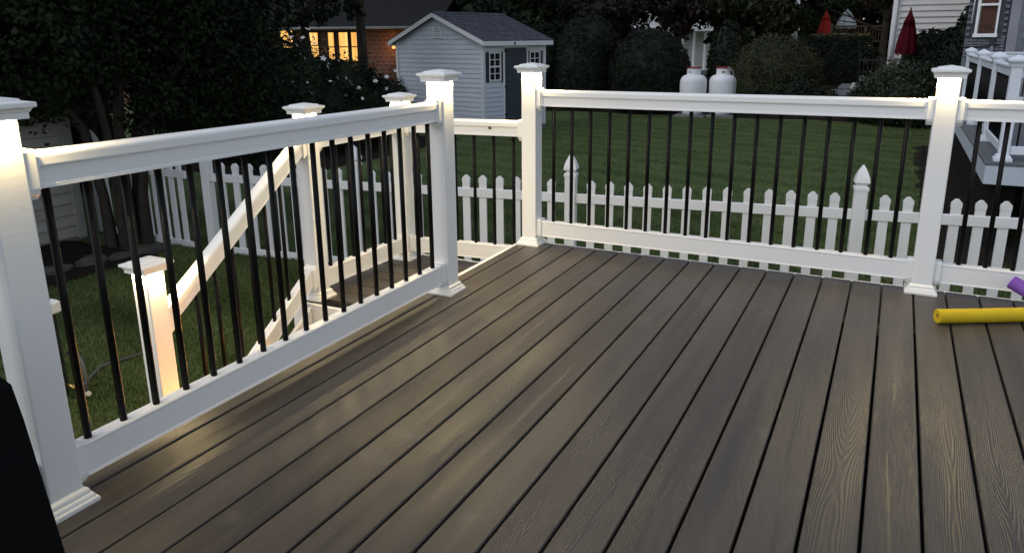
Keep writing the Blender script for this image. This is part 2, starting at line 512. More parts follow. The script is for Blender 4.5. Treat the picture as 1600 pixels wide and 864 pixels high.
def leaf_mesh(name, pts, nrm, size, mat, jitter=0.9, aspect=0.55):
    """one diamond leaf per point, turned at random about the outward direction"""
    n = len(pts)
    nn = nrm + rng.normal(0, jitter, (n, 3))
    nn /= np.linalg.norm(nn, axis=1)[:, None] + 1e-9
    t = rng.normal(0, 1, (n, 3))
    t -= nn * np.sum(t * nn, 1)[:, None]
    t /= np.linalg.norm(t, axis=1)[:, None] + 1e-9
    bt = np.cross(nn, t)
    s = size * rng.uniform(0.6, 1.35, (n, 1))
    fold = nn * s * 0.18
    v = np.stack([pts - t * s, pts + bt * s * aspect + fold, pts + t * s, pts - bt * s * aspect + fold], 1).reshape(-1, 3)
    me = bpy.data.meshes.new(name)
    me.vertices.add(4 * n)
    me.vertices.foreach_set('co', v.astype(np.float32).ravel())
    me.loops.add(4 * n)
    me.loops.foreach_set('vertex_index', np.arange(4 * n, dtype=np.int32))
    me.polygons.add(n)
    me.polygons.foreach_set('loop_start', np.arange(0, 4 * n, 4, dtype=np.int32))
    me.materials.append(mat)
    me.update(calc_edges=True)
    return me

def lump_points(lumps, n, shell=0.55, clump=0.12, per=26):
    """points in the outer part of a set of ellipsoids, gathered in twigs"""
    L_ = np.array(lumps, float)
    w = (L_[:, 3] * L_[:, 4] * L_[:, 5]) ** (2 / 3)
    nc = max(1, n // per)
    k = rng.choice(len(L_), nc, p=w / w.sum())
    d = rng.normal(0, 1, (nc, 3))
    d /= np.linalg.norm(d, axis=1)[:, None]
    j_ = (1 - shell) * 0.3
    r_ = rng.uniform(shell, 1.0, (nc, 1)) ** 0.6 * rng.uniform(1 - j_, 1 + j_ * .7, (nc, 1))
    c = L_[k, :3] + d * r_ * L_[k, 3:6]
    reps = np.repeat(np.arange(nc), per)
    sz = L_[k, 3:6].min(1)
    pts = c[reps] + rng.normal(0, 1, (nc * per, 3)) * (clump * np.minimum(1.2, sz[reps]))[:, None]
    return pts, d[reps]

def crown(parent, lumps, n, leaf, mat, shell=0.5, clump=0.14, per=26, jitter=0.9, name='crown', zmin=-1.04):
    pts, nn = lump_points(lumps, n, shell, clump, per)
    ok = pts[:, 2] > zmin
    o = bpy.data.objects.new(name, leaf_mesh(name, pts[ok], nn[ok], leaf, mat, jitter))
    return link(o, parent)

def core_mesh(lumps, f=0.8, seg=14, rings=8, amp=0.16):
    """a rough inner mass of twigs, so that a dense crown is not see-through"""
    b = MB()
    for (x, y, z, a, c, h) in lumps:
        vs, fs = [], []
        for i in range(rings + 1):
            t = math.pi * i / rings
            for j in range(seg):
                p = 2 * math.pi * j / seg
                q = f * (1 + amp * math.sin(3.1 * p + 2 * t + x) * math.sin(2.3 * t + y) + random.uniform(-0.3, 0.3) * amp)
                vs.append((x + a * q * math.sin(t) * math.cos(p), y + c * q * math.sin(t) * math.sin(p), z + h * q * math.cos(t)))
        for i in range(rings):
            for j in range(seg):
                k = (j + 1) % seg
                fs.append((i * seg + j, i * seg + seg + j, i * seg + seg + k, i * seg + k))
        b.add(vs, fs)
    return b

ZG = -1.05      # ground level below the deck

# ------------------------------------------------------------------ ground
def sheet(name, pts, z, mat, kind='structure'):
    b = MB()
    b.add([(x, y, z) for x, y in pts], [tuple(range(len(pts)))])
    o = b.build(name, mat)
    o['kind'] = kind
    return o
sheet('lawn', [(-150, -40), (150, -40), (150, 260), (-150, 260)], ZG, M['lawn'])

# planting beds: low mounds of mulch, the far one rising towards the houses
def bed(name, x0, x1, y0, y1, nx, ny, fz, mat):
    b = MB()
    vs, fs = [], []
    for j in range(ny + 1):
        for i in range(nx + 1):
            x = x0 + (x1 - x0) * i / nx
            y = y0 + (y1 - y0) * j / ny
            edge = (i in (0, nx)) or (j in (0, ny))
            if j == 0:
                y += 0.18 * math.sin(x * 1.9) + 0.12 * math.sin(x * 4.3)
            vs.append((x, y, ZG - 0.02 if edge else fz(x, y) + random.uniform(-0.02, 0.02)))
    for j in range(ny):
        for i in range(nx):
            k = j * (nx + 1) + i
            fs.append((k, k + 1, k + nx + 2, k + nx + 1))
    b.add(vs, fs)
    o = b.build(name, mat)
    o['kind'] = 'structure'
    return o
def rise(x, y):
    base = ZG + 0.05
    if x > -3.6:
        t = min(1, max(0, (y - 19.0) / 3.6)) * min(1, (x + 3.6) / 1.0)
        base += 0.72 * t
    return base
bed('mulch_bed', -12.5, 4.5, 18.9, 27.5, 60, 26, rise, M['mulch'])
bed('mulch_bed', -9.2, -7.3, -1.6, 1.25, 14, 16, lambda x, y: ZG + 0.04, M['mulch'])
bed('mulch_bed', -15.0, -9.4, 5.2, 11.6, 22, 22, lambda x, y: ZG + 0.04, M['mulch'])
bed('mulch_bed', 0.15, 6.0, 4.2, 14.5, 20, 22, lambda x, y: ZG + 0.03, M['mulch'])

sheet('bare_soil', [(-2.2, -5.6), (2.6, -5.6), (2.6, 0.0), (-2.2, 0.0)], ZG + 0.006, M['mulch'])
# grass blades: one mass nobody could count
def blades(n, regions, h):
    P_ = []
    for (x0, x1, y0, y1, w) in regions:
        k = int(n * w)
        P_.append(np.stack([rng.uniform(x0, x1, k), rng.uniform(y0, y1, k), np.full(k, ZG)], 1))
    p = np.concatenate(P_)
    keep = ~((p[:, 0] > -2.3) & (p[:, 1] < 0.1)) & ~((p[:, 0] < -7.35) & (p[:, 1] < 1.2) & (p[:, 1] > -1.6))
    p = p[keep]
    m_ = len(p)
    a = rng.uniform(0, 2 * math.pi, m_)
    d = np.stack([np.cos(a), np.sin(a), np.zeros(m_)], 1)
    lean = np.stack([rng.normal(0, .45, m_), rng.normal(0, .45, m_), np.ones(m_)], 1)
    hh = h * rng.uniform(0.5, 1.3, (m_, 1))
    w = 0.004 + 0.003 * rng.random((m_, 1))
    v = np.stack([p - d * w, p + d * w, p + lean * hh], 1).reshape(-1, 3)
    me = bpy.data.meshes.new('grass')
    me.vertices.add(3 * m_); me.vertices.foreach_set('co', v.astype(np.float32).ravel())
    me.loops.add(3 * m_); me.loops.foreach_set('vertex_index', np.arange(3 * m_, dtype=np.int32))
    me.polygons.add(m_); me.polygons.foreach_set('loop_start', np.arange(0, 3 * m_, 3, dtype=np.int32))
    me.materials.append(M['grass']); me.update(calc_edges=True)
    o = link(bpy.data.objects.new('grass', me))
    return tag(o, 'short mown green grass growing over the whole yard', 'grass', kind='stuff')
blades(380000, [(-7.6, -2.3, -3.2, 2.0, 0.42), (-6.0, 1.4, 0.2, 6.5, 0.26), (-8.5, 1.0, 2.2, 18.6, 0.32)], 0.032)

# ------------------------------------------------------------------ the deck
PITCH = 0.1445
X_EDGE = -2.235          # left edge of the boards
Y_EDGE = 0.0             # back edge of the boards
deck = thing('deck', 'large raised deck of grey brown composite boards with white edge trim', 'deck', (0, -2.6, ZG))
def board_mesh(name, w, l, t, e=0.004):
    b = MB()
    h = w / 2
    prof = [(-h, -t), (h, -t), (h, -e), (h - e * 0.5, -e * 0.25), (h - e, 0), (-h + e, 0), (-h + e * 0.5, -e * 0.25), (-h, -e)]
    # groove in the edges is hidden; sweep along y
    n = len(prof)
    vs = [(a, -l / 2, z) for a, z in prof] + [(a, l / 2, z) for a, z in prof]
    fs = [((i + 1) % n, i, n + i, n + (i + 1) % n) for i in range(n)]
    b.add(vs, fs)
    b.f += [tuple(range(n)), tuple(reversed(range(n, 2 * n)))]
    b.sm += [False, False]
    return b
LEN = 5.4
bm = board_mesh('deck_board', PITCH - 0.0085, LEN, 0.024).mesh('deck_board', M['deck'])
for k in range(-15, 17):
    inst('deck_board', bm, deck, ((k + 0.5) * PITCH, -LEN / 2 + 2.6, -ZG))
edge_w = (-15 * PITCH - 0.004) - X_EDGE
half = board_mesh('deck_board', edge_w, LEN, 0.024).mesh('deck_board', M['deck'])
inst('deck_board', half, deck, (X_EDGE + edge_w / 2, -LEN / 2 + 2.6, -ZG))
def deck_part(name, a, b_, mat, bev=0.0):
    ox, oy, oz = 0, 2.6, -ZG
    bb = MB().box((a[0], a[1] + oy, a[2] + oz), (b_[0], b_[1] + oy, b_[2] + oz), bev)
    return bb.build(name, mat, deck)
deck_part('fascia_board', (-2.262, 0.006, -0.235), (2.46, 0.028, -0.003), M['pvc'], 0.002)
deck_part('fascia_board', (-2.262, -5.4, -0.235), (-2.239, 0.003, -0.003), M['pvc'], 0.002)
for y in (-0.5, -1.0, -1.5, -2.0, -2.5, -3.0, -3.5, -4.0, -4.5, -5.0):
    deck_part('joist', (-2.236, y - 0.02, -0.215), (2.44, y + 0.02, -0.110), M['void'])
for x in (-2.1, 0.2, 2.3):
    for y in (-0.25, -4.9):
        deck_part('support_post', (x - 0.06, y - 0.06, ZG), (x + 0.06, y + 0.06, -0.218), M['void'])
# boarded skirt under the left edge
for i in range(36):
    y0 = -5.35 + i * 0.148
    deck_part('skirt_board', (-2.226, y0, ZG + 0.02), (-2.208, y0 + 0.14, -0.24), M['void'])

for i in range(32):  # unseen back skirt, added so the gaps between the boards stay dark
    x0 = -2.205 + i * 0.148
    deck_part('skirt_board', (x0, -0.02, ZG + 0.02), (x0 + 0.144, -0.002, -0.24), M['void'])

# ------------------------------------------------------------------ lower landing and stairs
ZL = -0.19
LX0, LX1, LY0, LY1 = -3.16, -2.268, -1.11, 0.0
landing = thing('stair_landing', 'small lower landing of brown boards one step down from the deck', 'landing', (-2.7, -0.55, ZG))
lb = board_mesh('landing_board', 0.1372, LX1 - LX0, 0.024).mesh('landing_board', M['deck'])
ny = int((LY1 - LY0) / PITCH)
for k in range(ny + 1):
    y = LY1 - 0.012 - (k + 0.5) * PITCH
    if y - 0.06 < LY0: break
    inst('landing_board', lb, landing, ((LX0 + LX1) / 2 + 2.7, y + 0.55, ZL - ZG), R(90))
def land_part(name, a, b_, mat, bev=0.0):
    return MB().box((a[0] + 2.7, a[1] + 0.55, a[2] - ZG), (b_[0] + 2.7, b_[1] + 0.55, b_[2] - ZG), bev).build(name, mat, landing)
land_part('fascia_board', (LX0 - 0.02, LY0 - 0.024, ZL - 0.178), (LX1, LY0 - 0.002, ZL - 0.002), M['pvc'], 0.002)
land_part('fascia_board', (LX0 - 0.024, LY0, ZL - 0.2), (LX0 - 0.002, LY1 + 0.026, ZL - 0.003), M['pvc'], 0.002)
land_part('fascia_board', (LX0, LY1 + 0.004, ZL - 0.2), (LX1, LY1 + 0.026, ZL - 0.003), M['pvc'], 0.002)
for x in (LX0 + 0.1, LX1 - 0.12):
    land_part('support_post', (x - 0.05, LY1 - 0.15, ZG), (x + 0.05, LY1 - 0.05, ZL - 0.027), M['void'])

stairs = thing('staircase', 'short flight of brown stair treads with white risers and glowing riser lights', 'stairs', (-2.66, -1.6, ZG))
RISE, RUN = 0.172, 0.246
def st(name, a, b_, mat, bev=0.0):
    return MB().box((a[0] + 2.66, a[1] + 1.6, a[2] - ZG), (b_[0] + 2.66, b_[1] + 1.6, b_[2] - ZG), bev).build(name, mat, stairs)
SX0, SX1 = -3.03, -2.268
for i in range(4):
    z = ZL - RISE * (i + 1)
    y1 = LY0 - 0.026 - RUN * i
    y0 = y1 - RUN
    st('tread', (SX0, y0 - 0.02, z - 0.025), (SX1, y1 - 0.003, z), M['deck'], 0.004)
    if i < 4:
        rz = st('riser', (SX0, y0 - 0.002, z - RISE + 0.002), (SX1, y0 + 0.018, z - 0.027), M['pvc'])
        if i < 3:
            lamp = MB().box((-0.05, -0.012, -0.016), (0.05, 0.0, 0.016), 0.003).build('riser_light', M['riserled'], stairs)
            lamp.location = ((SX0 + SX1) / 2 + 2.66, y0 - 0.003 + 1.6, z - 0.075 - ZG)
            ld = bpy.data.lights.new('riser_lamp', 'AREA')
            ld.shape = 'RECTANGLE'; ld.size = 0.10; ld.size_y = 0.03
            ld.energy = 7.0; ld.color = (1.0, 0.42, 0.10)
            lo = link(bpy.data.objects.new('riser_lamp', ld), lamp)
            lo.location = (0, -0.016, 0)
            lo.rotation_euler = (R(-72), 0, 0)
# white stringer boards with sloping edges
SL = RISE / RUN
for x0, x1 in ((-3.056, -3.033),):
    yt, yb = LY0 - 0.03, LY0 - 0.03 - RUN * 4
    ztop = ZL - 0.02
    prof = [(yt, ztop), (yt, ztop - 0.30), (yb + 0.12, ZG + 0.0), (yb - 0.02, ZG + 0.0), (yb - 0.02, ztop - 4 * RISE + 0.02)]
    b = MB()
    vs = [(x0 + 2.66, y + 1.6, z - ZG) for y, z in prof] + [(x1 + 2.66, y + 1.6, z - ZG) for y, z in prof]
    n = len(prof)
    b.add(vs, [(i, (i + 1) % n, n + (i + 1) % n, n + i) for i in range(n)] + [tuple(reversed(range(n))), tuple(range(n, 2 * n))])
    b.build('stringer', M['pvc'], stairs)

# ------------------------------------------------------------------ lit railing posts
PW = 0.0956 / 2
def make_post(label, loc, ztop=1.066, drop=0.0):
    t = thing('railing_post', label, 'railing post', loc, 0, 'white lit posts of the deck railing')
    b = MB()
    e = 0.0045
    c = [(-PW + e, -PW), (PW - e, -PW), (PW - e * .3, -PW + e * .3), (PW, -PW + e), (PW, PW - e), (PW - e * .3, PW - e * .3), (PW - e, PW), (-PW + e, PW), (-PW + e * .3, PW - e * .3), (-PW, PW - e), (-PW, -PW + e), (-PW + e * .3, -PW + e * .3)]
    b.prism(c, 0.0 - drop, ztop + 0.004, 'z')
    b.build('post_sleeve', M['pvc'], t)
    # skirt moulding at the foot
    b = MB()
    prof = [(0.0740, 0.0), (0.0740, 0.010), (0.0722, 0.0135), (0.0672, 0.0145), (0.0665, 0.021), (0.0640, 0.026), (0.0590, 0.0275), (0.0583, 0.037), (0.0560, 0.0425), (0.0510, 0.0455), (PW + 0.0004, 0.049)]
    b.square_lathe(prof)
    bt = b.build('base_trim', M['pvc'], t)
    if drop: bt.location.z = -drop
    # cap with cove mouldings and a low pyramid on top
    b = MB()
    z = ztop
    prof = [(PW + 0.0006, z + 0.004), (0.0625, z + 0.004), (0.0625, z - 0.0015), (0.0655, z - 0.0015), (0.0655, z + 0.0145), (0.0690, z + 0.0160), (0.0705, z + 0.0205), (0.0735, z + 0.0245), (0.0790, z + 0.0265),
            (0.0800, z + 0.0280), (0.0800, z + 0.0365), (0.0790, z + 0.0385), (0.0570, z + 0.0430), (0.0555, z + 0.0435), (0.0545, z + 0.0475), (0.0, z + 0.0575)]
    b.square_lathe(prof)
    cap = b.build('post_cap', M['pvc'], t)
    # a strip of warm diodes under each side of the cap
    strip = MB().box((-0.030, -0.0045, -0.0015), (0.030, 0.0045, 0.0015)).mesh('light_strip', M['led'])
    ld = bpy.data.lights.new('cap_lamp', 'AREA')
    ld.shape = 'RECTANGLE'; ld.size = 0.016; ld.size_y = 0.008
    ld.energy = 1.55; ld.color = (1.0, 0.75, 0.35)
    for q in range(4):
        a = q * math.pi / 2
        s = inst('light_strip', strip, cap, (-0.0552 * math.sin(a) * -1, -0.0552 * math.cos(a), z + 0.0020), a)
        for dx in (-0.019, 0.019):
            lo = bpy.data.objects.new('cap_lamp', ld)
            link(lo, s)
            lo.location = (dx, 0, -0.0030)
    return t
ZA = 0.0
posts = {
    'near': (( -2.162, -3.145, 0), 'nearest lit white railing post at the left edge of the deck, cut by the frame'),
    'gate': ((-2.162, -1.078, 0), 'lit white railing post at the near side of the gap leading down to the landing'),
    'corner': ((-2.162, -0.037, 0), 'lit white railing post at the back left corner of the deck beside the shed'),
    'right': ((0.0315, -0.037, 0), 'lit white railing post in the back railing, behind the end of the yellow foam noodle'),
}
proto = None
P3 = {}
for k, (loc, lab) in posts.items():
    if proto is None:
        proto = make_post(lab, loc); P3[k] = proto
    else:
        c = copy_tree(proto); c.location = loc; c['label'] = lab; P3[k] = c
E_ = (-3.08, -1.02); F_ = (-3.08, -0.115); G_ = (-3.07, -2.11)
for nm, (x, y), lab in (('E', E_, 'lit white landing post where the sloping stair rail starts'), ('F', F_, 'lit white landing post at the far left corner of the lower landing')):
    c = copy_tree(proto); c.location = (x, y, ZL); c['label'] = lab; P3[nm] = c
make_post('lit white newel post at the foot of the stairs, lowest of the posts', (G_[0], G_[1], -0.785), 1.066, 0.265)

# ------------------------------------------------------------------ railings
cap_prof = [(-0.0320, 0.925), (-0.0355, 0.9262), (-0.0362, 0.930), (-0.0362, 0.9500), (-0.0350, 0.9545), (-0.0310, 0.9590), (-0.026, 0.9608), (-0.008, 0.9642), (0.008, 0.9642), (0.026, 0.9608), (0.0310, 0.9590), (0.0350, 0.9545), (0.0362, 0.9500), (0.0362, 0.930), (0.0355, 0.9262), (0.0320, 0.925)]
cap_prof = cap_prof[::-1]
body_prof = [(0.0255, 0.9252), (-0.0255, 0.9252), (-0.0255, 0.880), (-0.0275, 0.876), (-0.0275, 0.868), (0.0275, 0.868), (0.0275, 0.876), (0.0255, 0.880)]
low_prof = [(0.0215, 0.1585), (-0.0215, 0.1585), (-0.0255, 0.1545), (-0.0255, 0.150), (-0.0235, 0.147), (-0.0235, 0.0675), (-0.0255, 0.064), (-0.0255, 0.060), (0.0255, 0.060), (0.0255, 0.064), (0.0235, 0.0675), (0.0235, 0.147), (0.0255, 0.150), (0.0255, 0.1545)]
bal_mesh = MB().lathe([(0.0, 0.150), (0.0108, 0.150), (0.0108, 0.905), (0.0, 0.905)], 12).mesh('baluster', M['black'])
def bracket_prof(z0, z1):
    return z0, z1
def bracket_mb(zb, zt, x0, x1, h=0.042, round_bottom=True):
    """plate that wraps a rail end, its lower corners cut to an ogee"""
    b = MB()
    prof = [(-h, zt), (-h, zb + 0.030), (-h + 0.004, zb + 0.016), (-h + 0.014, zb + 0.006), (-h + 0.018, zb), (h - 0.018, zb), (h - 0.014, zb + 0.006), (h - 0.004, zb + 0.016), (h, zb + 0.030), (h, zt), (h - 0.006, zt + 0.006), (-h + 0.006, zt + 0.006)]
    b.prism(prof, x0, x1, 'x')
    return b
def railing(label, p0, p1, z0, nbal, first=None, last=None, group='white railing panels around the deck', ends=(True, True)):
    """p0, p1: faces of the posts the panel spans"""
    p0, p1 = Vector((*p0, 0)), Vector((*p1, 0))
    L_ = (p1 - p0).length
    mid = (p0 + p1) / 2
    t = thing('railing', label, 'railing', (mid.x, mid.y, z0), math.atan2((p1 - p0).y, (p1 - p0).x), group)
    h = L_ / 2 - 0.0006
    top = MB().prism(body_prof, -h, h, 'x').build('top_rail', M['pvc'], t)
    MB().prism(cap_prof, -h, h, 'x', True, False).build('rail_cap', M['pvc'], top)
    MB().prism(low_prof, -h, h, 'x').build('bottom_rail', M['pvc'], t)
    f = -h + 0.075 if first is None else first
    l = h - 0.075 if last is None else last
    for i in range(nbal):
        x = f + (l - f) * (i / max(1, nbal - 1))
        inst('baluster', bal_mesh, t, (x, 0, 0))
    for side, on in ((-1, ends[0]), (1, ends[1])):
        if not on: continue
        xa, xb = sorted((side * h, side * (h - 0.028)))
        mb = bracket_mb(0.842, 0.966, xa, xb)
        mb.box((min(side * h, side * (h - 0.040)), -0.0345, 0.866), (max(side * h, side * (h - 0.040)), 0.0345, 0.934), 0.003)
        mb.build('rail_bracket', M['pvc'], t)
        mb = bracket_mb(0.044, 0.163, xa, xb, 0.034)
        br = mb.build('rail_bracket', M['pvc'], t)
        for yy in (-0.0355, 0.0355):
            MB().tube([(side * (h - 0.014), yy - 0.002, 0.075), (side * (h - 0.014), yy + 0.002, 0.075)], 0.0042, 8).build('screw_cap', M['pvc'], br)
    return t
px = -2.162
railing('white railing panel along the left edge of the deck between the two nearest left posts', (px, -3.145 + PW), (px, -1.078 - PW), 0, 17, -2.033 + 1.0095, 0.9 - 0.0)
# (first baluster measured 3.033 behind the back edge, last one 1.2)
r_left = COL.objects['railing']
for i, o in enumerate([c for c in r_left.children if c.name.startswith('baluster')]):
    o.location.x = (-3.033 + i * 0.1146) - (-2.1115)
# this panel's upper rail was hung a touch high at the near post
for o in r_left.children:
    if o.name.startswith('top_rail'):
        o.location.z = 0.018; o.rotation_euler.y = 0.0081
    elif o.name.startswith('rail_bracket') and max(v.co.z for v in o.data.vertices) > 0.5:
        o.location.z = 0.026 if o.data.vertices[0].co.x < 0 else 0.010
for o in P3['near'].children:
    if o.name.startswith('post_sleeve'): o.scale.z = 1.012
    elif o.name.startswith('post_cap'): o.location.z = 0.0125
railing('long white railing panel at the back of the deck with the lawn behind it', (px + PW, -0.037), (0.0315 - PW, -0.037), 0, 17, -2.014 + 1.06525, -0.121 + 1.06525)
railing('white railing panel at the right edge of the picture, continuing from the right post', (0.0315 + PW, -0.037), (2.30, -0.037), 0, 19, 0.181 - 1.18965 - 0.117 * 0, None, ends=(True, False))
railing('white railing panel left of the nearest post, mostly outside the picture', (px, -5.2), (px, -3.145 - PW), 0, 17, ends=(False, True))
railing('lower white railing panel across the back of the landing, beside the corner post', (F_[0] + PW, F_[1]), (px - PW, -0.037), ZL, 6)
railing('lower white railing panel on the left side of the landing', (E_[0], E_[1] + PW), (F_[0], F_[1] - PW), ZL, 7)

# stair railing: the same profiles, sheared to the slope
def stair_rail():
    t = thing('stair_railing', 'sloping white stair railing with black balusters running down to the lowest post', 'stair railing', (-3.075, -1.6, ZG))
    y1, y0 = E_[1] - PW - 0.0006, G_[1] + PW + 0.0006
    zt1 = 0.775           # height of the rail's top at the landing post
    s = (zt1 - 0.100) / (y1 - y0) * 1.0
    s = 0.698
    def zz(y): return zt1 - s * (y1 - y)
    def sweep(prof, dz):
        b = MB(); n = len(prof)
        vs = []
        for y in (y0, y1):
            vs += [(a, y + 1.6, zz(y) + c + dz - ZG) for a, c in prof]
        b.add(vs, [((i + 1) % n, i, n + i, n + (i + 1) % n) for i in range(n)] + [tuple(range(n)), tuple(reversed(range(n, 2 * n)))])
        return b
    cp = [(a, (c - 0.9642) * 1.18) for a, c in cap_prof]
    bp_ = [(a, (c - 0.9642) * 1.05) for a, c in body_prof]
    lp = [(a, c - 0.1585) for a, c in low_prof]
    top = sweep(bp_, 0).build('top_rail', M['pvc'], t)
    sweep(cp, 0.0).build('rail_cap', M['pvc'], top)
    sweep(lp, -0.762).build('bottom_rail', M['pvc'], t)
    n = 8
    for i in range(n):
        y = y0 + 0.075 + (y1 - y0 - 0.15) * i / (n - 1)
        o = inst('baluster', bal_mesh, t, (0, y + 1.6, zz(y) - 0.780 - ZG - 0.150), scale=(1, 1, 1))
        o.scale.z = 0.94
    for y, sd in ((y1, -1), (y0, 1)):
        for dz, hh in ((0.004, 0.120), (-0.758, 0.120)):
            a, c = sorted((y, y + sd * 0.03))
            b = MB()
            q = [(-0.040, 0), (0.040, 0)]
            vs = []
            for yy in (a, c):
                for xx in (-0.040, 0.040):
                    vs += [(xx, yy + 1.6, zz(yy) + dz - ZG), (xx, yy + 1.6, zz(yy) + dz - hh - ZG)]
            b.add(vs, [(0, 2, 3, 1), (4, 5, 7, 6), (0, 4, 6, 2), (1, 3, 7, 5), (0, 1, 5, 4), (2, 6, 7, 3)])
            b.build('rail_bracket', M['pvc'], t)
    return t
stair_rail()

# ------------------------------------------------------------------ picket fences
def picket_mb(w=0.074, h=1.0, t=0.022):
    b = MB()
    hw = w / 2
    b.prism([(-hw, 0), (hw, 0), (hw, h - 0.085), (-hw, h - 0.085)], -t / 2, t / 2, 'y')
    # prism with axis y takes (z?, x?) order; rebuilt below in plain coordinates
    b = MB()
    outline = [(-hw, 0), (hw, 0), (hw, h - 0.07), (-hw, h - 0.07)]
    cw = hw + 0.0025
    capo = [(-cw, h - 0.072), (cw, h - 0.072), (cw, h - 0.032), (0.012, h - 0.001), (-0.012, h - 0.001), (-cw, h - 0.032)]
    for o_, th in ((outline, t), (capo, t + 0.008)):
        n = len(o_)
        vs = [(x, -th / 2, z) for x, z in o_] + [(x, th / 2, z) for x, z in o_]
        b.add(vs, [(i, (i + 1) % n, n + (i + 1) % n, n + i) for i in range(n)] + [tuple(reversed(range(n))), tuple(range(n, 2 * n))])
    return b
def fence_post_mb():
    b = MB()
    return b.box((-0.05, -0.05, 0), (0.05, 0.05, 1.09), 0.004)
def gothic_mb():
    b = MB()
    b.square_lathe([(0.0502, 1.072), (0.0560, 1.072), (0.0560, 1.098), (0.046, 1.104), (0.036, 1.110), (0.036, 1.120), (0.050, 1.128), (0.0585, 1.137), (0.0585, 1.148), (0.054, 1.172), (0.046, 1.200), (0.035, 1.228), (0.021, 1.256), (0.008, 1.278), (0.0, 1.284)])
    return b
pm = picket_mb().mesh('picket', M['fence'])
fpm = fence_post_mb().mesh('fence_post', M['fence'])
gm = gothic_mb().mesh('post_cap', M['fence'])
def fence_run(root, posts_t, z=0.0, n_of=None, y=0.0, skip=()):
    for i, tpos in enumerate(posts_t):
        if i in skip: continue
        p = inst('fence_post', fpm, root, (tpos, y, z))
        inst('post_cap', gm, p)
    for i, (a, c) in enumerate(zip(posts_t[:-1], posts_t[1:])):
        n = n_of[i]
        for zz_, hh in ((0.905, 0.085), (0.075, 0.085)):
            MB().box((a + 0.051, y - 0.022, z + zz_ - hh), (c - 0.051, y + 0.022, z + zz_), 0.003).build('rail', M['fence'], root)
        gap = (c - a) / (n + 1)
        for k in range(n):
            inst('picket', pm, root, (a + gap * (k + 1) * 0.985 + gap * 0.0075 * (n + 1), y, z + 0.035 + random.uniform(-0.003, 0.003)))
fence = thing('picket_fence', 'long white vinyl picket fence with pointed post caps crossing the yard behind the deck', 'fence', (-2.14, 2.31, ZG), R(8.714))
fence_run(fence, [-4.83, -2.97, -0.686, 1.799, 4.284], 0, [9, 12, 13, 13])
gate = thing('picket_fence', 'short white picket fence section turning off towards the white garage siding', 'fence', (-7.21, 1.585, ZG), R(176.5))
fence_run(gate, [0.0, 1.80], 0, [10], 0.0, (0,))

# ------------------------------------------------------------------ garden shed
def lap_board(l, hgt, t=0.026):
    """one lap of siding: thin at the top, proud at the foot"""
    b = MB()
    prof = [(-0.006, 0.010), (-t + 0.003, 0), (-t, 0.004), (-t + 0.001, 0.016), (-0.0045, hgt), (-0.0, hgt), (-0.0, 0.010)]
    n = len(prof)
    vs = [(-l / 2, y, z) for y, z in prof] + [(l / 2, y, z) for y, z in prof]
    b.add(vs, [((i + 1) % n, i, n + i, n + (i + 1) % n) for i in range(n)] + [tuple(range(n)), tuple(reversed(range(n, 2 * n)))])
    return b
def siding(root, mat, x0, x1, z0, z1, course, clip=None, y=0.0, holes=(), t=0.026):
    """laps on the local XZ plane facing -y; clip(z) gives the run's ends, holes are (xa, xb, za, zb)"""
    k = 0
    z = z0
    while z < z1 - 0.01:
        h = min(course, z1 - z)
        a, c = (x0, x1) if clip is None else clip(z + h)
        a, c = max(a, x0), min(c, x1)
        runs = [(a, c)]
        for (xa, xb, za, zb) in holes:
            if z + h > za + 0.002 and z < zb - 0.002:
                nr = []
                for (p, q) in runs:
                    if xb <= p or xa >= q: nr.append((p, q)); continue
                    if xa > p: nr.append((p, xa))
                    if xb < q: nr.append((xb, q))
                runs = nr
        for (p, q) in runs:
            if q - p > 0.03:
                o = lap_board(q - p, h + 0.004, t).build('siding_board', mat, root)
                o.location = ((p + q) / 2, y, z)
        z += course

SA = R(14.08)            # the gable wall's direction
SW, SLn, SH, SP = 3.158, 2.393, 2.30, 2.93
shed = thing('garden_shed', 'blue grey vinyl sided garden shed with dark shingled gable roof and white trim', 'shed', (-9.226, 12.12, ZG), -(math.pi - SA) + math.pi)
# local frame: origin at the corner between gable wall and door wall; gable wall runs to -x, door wall to +y
shed.rotation_euler = (0, 0, 0)
gx = Vector((-math.cos(-SA), -math.sin(-SA), 0))     # along the gable wall, away from the corner
shed.rotation_euler.z = math.atan2(-gx.y, -gx.x)
def gclip(z):
    t = max(0.0, (z - SH) / (SP - SH))
    return (-SW + t * SW / 2, -t * SW / 2)
MB().add([(-SW, 0.02, 0.05), (0, 0.02, 0.05), (0, 0.02, SH), (-SW / 2, 0.02, SP - 0.01), (-SW, 0.02, SH), (-SW, SLn, 0.05), (0 - 0.02, SLn, 0.05), (-0.02, SLn, SH), (-SW / 2, SLn, SP - 0.01), (-SW, SLn, SH), (-0.02, 0.02, 0.05), (-0.02, 0.02, SH)],
         [(0, 1, 2, 3, 4), (9, 8, 7, 6, 5), (10, 6, 7, 11), (5, 0, 4, 9)]).build('wall', M['siding'], shed)
siding(shed, M['siding'], -SW + 0.06, -0.06, 0.12, SP - 0.05, 0.116, gclip, 0.018, [(-SW / 2 - 0.155, -SW / 2 + 0.155, 2.36, 2.64)])
MB().box((-SW, -0.02, 0.0), (-0.0, 0.015, 0.118)).build('foundation', M['concrete'], shed)
